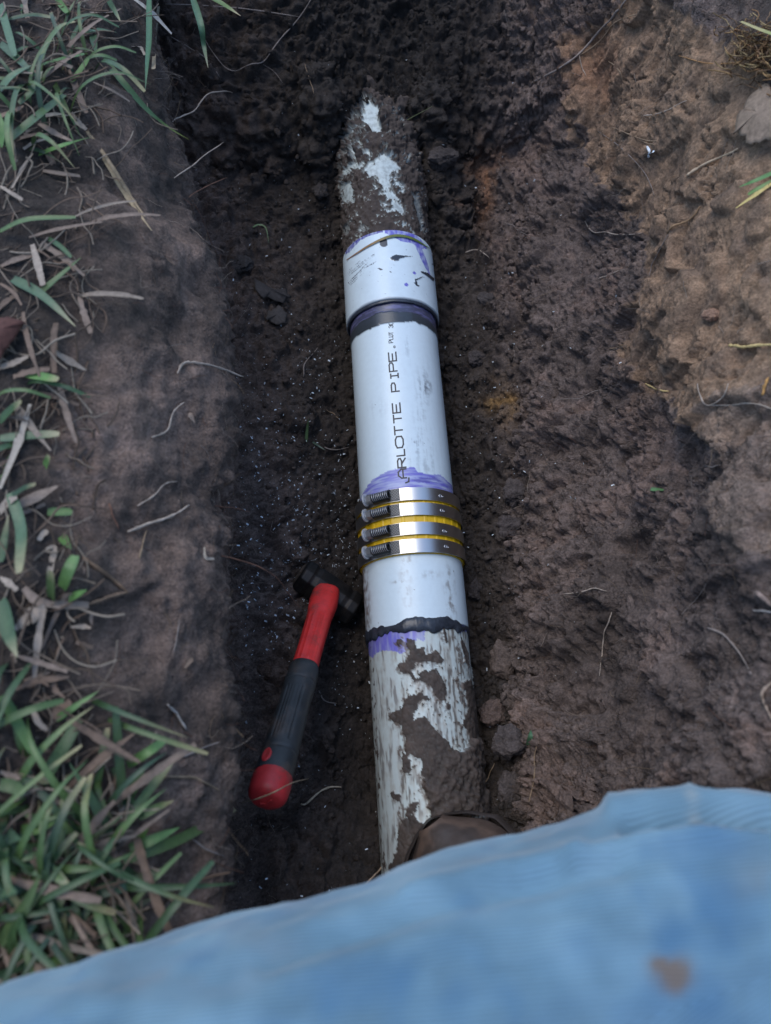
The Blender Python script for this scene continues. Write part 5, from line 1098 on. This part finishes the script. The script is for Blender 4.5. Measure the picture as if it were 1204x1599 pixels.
# single blades one can pick out
def one(name, pts, w, colr, lab, cat, h0=.003, h1=.02, tipc=None, mat=None, mid=None):
    mb = MB(); n = len(pts)
    hs = np.linspace(h0, h1, n) if mid is None else np.interp(np.linspace(0, 1, n), [0, .5, 1], [h0, mid, h1])
    path = []; tp = None
    for (x_, y_), h in zip(pts, hs):
        hit, nn = cast(x_, y_); d = ray(x_, y_); t = (hit[2]+h-CAM[2])/d[2]
        if tp is not None: t = min(t, tp+.02)
        tp = t; path.append(CAM+d*t)
    blade_mesh(mb, path, w, colr, tipc, .28, cat == 'straw'); return tag(recentre(mb.build(name, mat or M_GRASS)), lab, cat, 'single grass blades and straws')
one('grass_blade', [(157, 85), (189, 125), (230, 172), (263, 199), (295, 218)], .0065, (.065, .130, .045), 'long green grass blade drooping over the upper left bank', 'grass blade', .004, .012, (.16, .18, .03))
one('grass_blade', [(233, -4), (233, 60), (230, 98), (227, 140)], .0065, (.045, .105, .045), 'upright dark green grass blade hanging at the top left corner of the trench', 'grass blade', .02, .03)
one('grass_blade', [(300, -6), (314, 40), (319, 74), (325, 106)], .0085, (.075, .150, .080), 'pale green blade hanging furthest right from the top edge into the trench', 'grass blade', .05, .06, (.30, .28, .18))
one('grass_blade', [(322, -8), (350, 8), (376, 25)], .0075, (.11, .17, .06), 'short green blade with a brown tip at the top edge', 'grass blade', .04, .05, (.38, .30, .2))
one('straw', [(203, -6), (236, 20), (268, 53)], .0080, (.46, .40, .33), 'thick pale straw at the top left corner', 'straw', .015, .03, mat=M_STRAW)
one('straw', [(136, 205), (170, 260), (200, 310), (237, 360)], .0050, (.30, .23, .14), 'long tan straw sliding down the left bank from the grass', 'straw', .003, .008, mat=M_STRAW)
one('straw', [(142, 212), (172, 255), (205, 308), (226, 338)], .0035, (.25, .19, .12), 'thinner straw lying against the long tan straw', 'straw', .006, .008, mat=M_STRAW)
one('straw', [(248, 10), (243, 50), (240, 108)], .0055, (.27, .22, .15), 'brown dry stalk hanging beside the upright green blade', 'straw', .02, .03, mat=M_STRAW)
one('grass_blade', [(478, 690), (480, 670), (482, 652)], .0042, (.075, .12, .05), 'small upright green blade on the dark floor left of the lettering', 'grass blade', .002, .008)
one('grass_blade', [(488, 690), (497, 696), (508, 703)], .0030, (.055, .085, .06), 'tiny dull green blade on the floor beside the upright one', 'grass blade', .002, .006)
one('grass_blade', [(632, 190), (624, 178), (610, 162)], .0035, (.055, .085, .05), 'thin dull green blade pointing left on the clods right of the pipe end', 'grass blade', .004, .016)
one('grass_blade', [(632, 190), (650, 180), (674, 167)], .0032, (.10, .12, .06), 'thin dull green blade pointing right on the clods right of the pipe end', 'grass blade', .004, .018)
one('grass_blade', [(395, 355), (404, 351), (415, 356), (420, 380)], .0030, (.12, .17, .08), 'thin bent green blade on the floor left of the pipe', 'grass blade', .004, .006)
one('grass_blade', [(825, 1163), (828, 1150), (829, 1140)], .0060, (.050, .115, .055), 'small green leaf scrap at the foot of the right wall', 'grass blade', .002, .008)
one('grass_blade', [(1016, 764), (1026, 765), (1036, 766)], .0045, (.07, .14, .05), 'green blade fragment pressed on the right wall', 'grass blade', .002, .004)
one('grass_blade', [(1212, 268), (1180, 282), (1154, 292)], .0045, (.085, .19, .05), 'bright green blade pointing left at the right edge', 'grass blade', .004, .012)
one('grass_blade', [(1212, 280), (1185, 294), (1168, 304)], .0040, (.10, .17, .04), 'second shorter green blade under the bright one at the right edge', 'grass blade', .003, .010)
one('straw', [(1212, 282), (1180, 304), (1149, 325)], .0040, (.50, .38, .14), 'golden straw slanting down below the green blades at the right edge', 'straw', .004, .008, mat=M_STRAW)
# curved blade lying over the upper coupling
mb = MB(); path = []
for x_, y_, r_ in ((541, 406, .0634), (556, 396, .0636), (575, 384, .0638), (597, 373, .0642), (615, 368, .0642), (633, 369, .0640), (650, 375, .0638), (671, 388, .0640)):
    s_, t_ = oncyl(x_, y_, r_); path.append((r_*math.sin(t_/r_), s_, r_*math.cos(t_/r_)))
path = np.array(path); P5 = smoothpath(path, 5); n = len(P5); u = np.linspace(0, 1, n); Td = np.gradient(P5, axis=0); Nd = P5*np.array([1, 0, 1]); Nd /= np.linalg.norm(Nd, axis=1)[:, None]; Sd = np.cross(Td, Nd); Sd /= np.linalg.norm(Sd, axis=1)[:, None]
ww = .0042*np.interp(u, [0, .3, .6, .9, 1], [.3, .75, 1, .9, .2])[:, None]/2
V = np.stack([P5-Sd*ww, P5+Nd*.0003, P5+Sd*ww], 1).reshape(-1, 3); cv = np.repeat(np.stack([np.interp(u, [0, .35, .55, 1], [.22, .20, .115, .10]), np.interp(u, [0, .35, .55, 1], [.10, .12, .135, .15]), np.interp(u, [0, .35, .55, 1], [.05, .04, .03, .03])], 1), 3, axis=0); cv[1::3] *= 1.35
mb.add(V, gridfaces(n, 3), None, cv); tag(recentre(mb.build('grass_blade', M_GRASS)), 'olive grass blade curved across the upper white coupling', 'grass blade', 'single grass blades and straws')

# ---------------------------------------------------------------- dead leaves and the root tuft
def leaf(name, px_pts, colr, lab, h=.004, curl=.006):
    """a curled leaf from its outline, with thickness"""
    P3 = np.array([lifted(x_, y_, h) for x_, y_ in px_pts]); A_ = np.c_[P3[:, :2], np.ones(len(P3))]; k_ = np.linalg.lstsq(A_, P3[:, 2], rcond=None)[0]; P3[:, 2] = A_@k_+.04*(P3[:, 2]-A_@k_)+.0025; c0 = P3.mean(0); rings = []; n = len(P3)
    ring0 = P3
    m = 7; V = []
    for k in range(m):
        f = 1-k/m; q = c0+(ring0-c0)*f; q[:, 2] += curl*(1-f*f)+.0022*perlin((q*1.0).astype(np.float32), 70, 7); V.append(q)
    V = np.array(V).reshape(-1, 3); V = np.vstack([V, c0+np.array([0, 0, curl])]); k = len(V)-1
    Q = gridfaces(m, n, True); T3 = [((m-1)*n+j, (m-1)*n+(j+1) % n, k) for j in range(n)]
    cv = np.array(colr)*(1+.22*fbm(V.astype(np.float32), np.array([70, 180, 60]), 3, 9)-.22*(np.abs(np.sin((V[:, 0]*.8+V[:, 1])*420)) < .16))[:, None]
    mb = MB(); mb.add(V, Q, T3, cv); o = mb.build(name, M_STRAW); md = o.modifiers.new('thick', 'SOLIDIFY'); md.thickness = .0006
    return tag(recentre(o), lab, 'leaf')
def dens(pts, k=4, j=1.2):
    out = []
    for (a0, b0), (a1, b1) in zip(pts, pts[1:]+pts[:1]):
        for t in np.arange(k)/k: out.append((a0+(a1-a0)*t+rng.normal(0, j), b0+(b1-b0)*t+rng.normal(0, j)))
    return out
leaf('dead_leaf', dens([(1137, 222), (1152, 195), (1153, 178), (1165, 160), (1185, 140), (1196, 136), (1212, 160), (1215, 222), (1190, 220), (1172, 230), (1160, 222)]), (.21, .152, .108), 'pale dead leaf hanging on the right wall near the root tuft', .010, .006)
leaf('dead_leaf', dens([(-8, 500), (15, 498), (40, 505), (30, 520), (15, 545), (0, 570), (-14, 560)]), (.085, .036, .028), 'reddish brown dead leaf at the left edge on the bank', .008, .006)
leaf('dead_leaf', dens([(398, 440), (425, 446), (448, 456), (455, 470), (436, 474), (415, 468), (400, 456)], 4, 1), (.050, .042, .038), 'dark rotten leaf on the floor left of the upper glue ring', .004, .004)
leaf('dead_leaf', dens([(418, 488), (436, 478), (450, 494), (446, 504), (432, 509), (416, 502)], 4, 1), (.062, .052, .046), 'smaller dark leaf just below the rotten leaf on the floor', .004, .003)
tf_ = empty('root_tuft', onplane(1185, 90, .30)); tag(tf_, 'ragged orange brown root tuft at the top right edge of the trench', 'root tuft')
mb = MB()
for _ in range(170):
    a0 = (rng.normal(1190, 26), rng.normal(72, 26)); an = rng.uniform(0, 2*PI); L = rng.uniform(14, 60); q = [a0]
    for s in range(4): an += rng.normal(0, .5); q.append((q[-1][0]+math.cos(an)*L/4, q[-1][1]+math.sin(an)*L/4*.7+1))
    pth = np.array([lifted(x_, y_, rng.uniform(.004, .022)) for x_, y_ in q]); V, Q, T3 = tube(smoothpath(pth, 3), rng.uniform(.00025, .0007), 4, False); mb.add(V, Q, None, np.array(random.choice([(.24, .13, .06), (.30, .18, .08), (.15, .09, .05), (.36, .25, .12)]))*rng.uniform(.7, 1.1))
o = adopt(mb.build('root_fibres', M_ROOT), tf_); o['kind'] = 'stuff'
mb = MB(); blade_mesh(mb, [lifted(1155, 34, .02), lifted(1178, 44, .026), lifted(1210, 56, .03)], .006, (.30, .26, .12), (.20, .25, .08)); adopt(mb.build('dry_blade', M_STRAW), tf_)
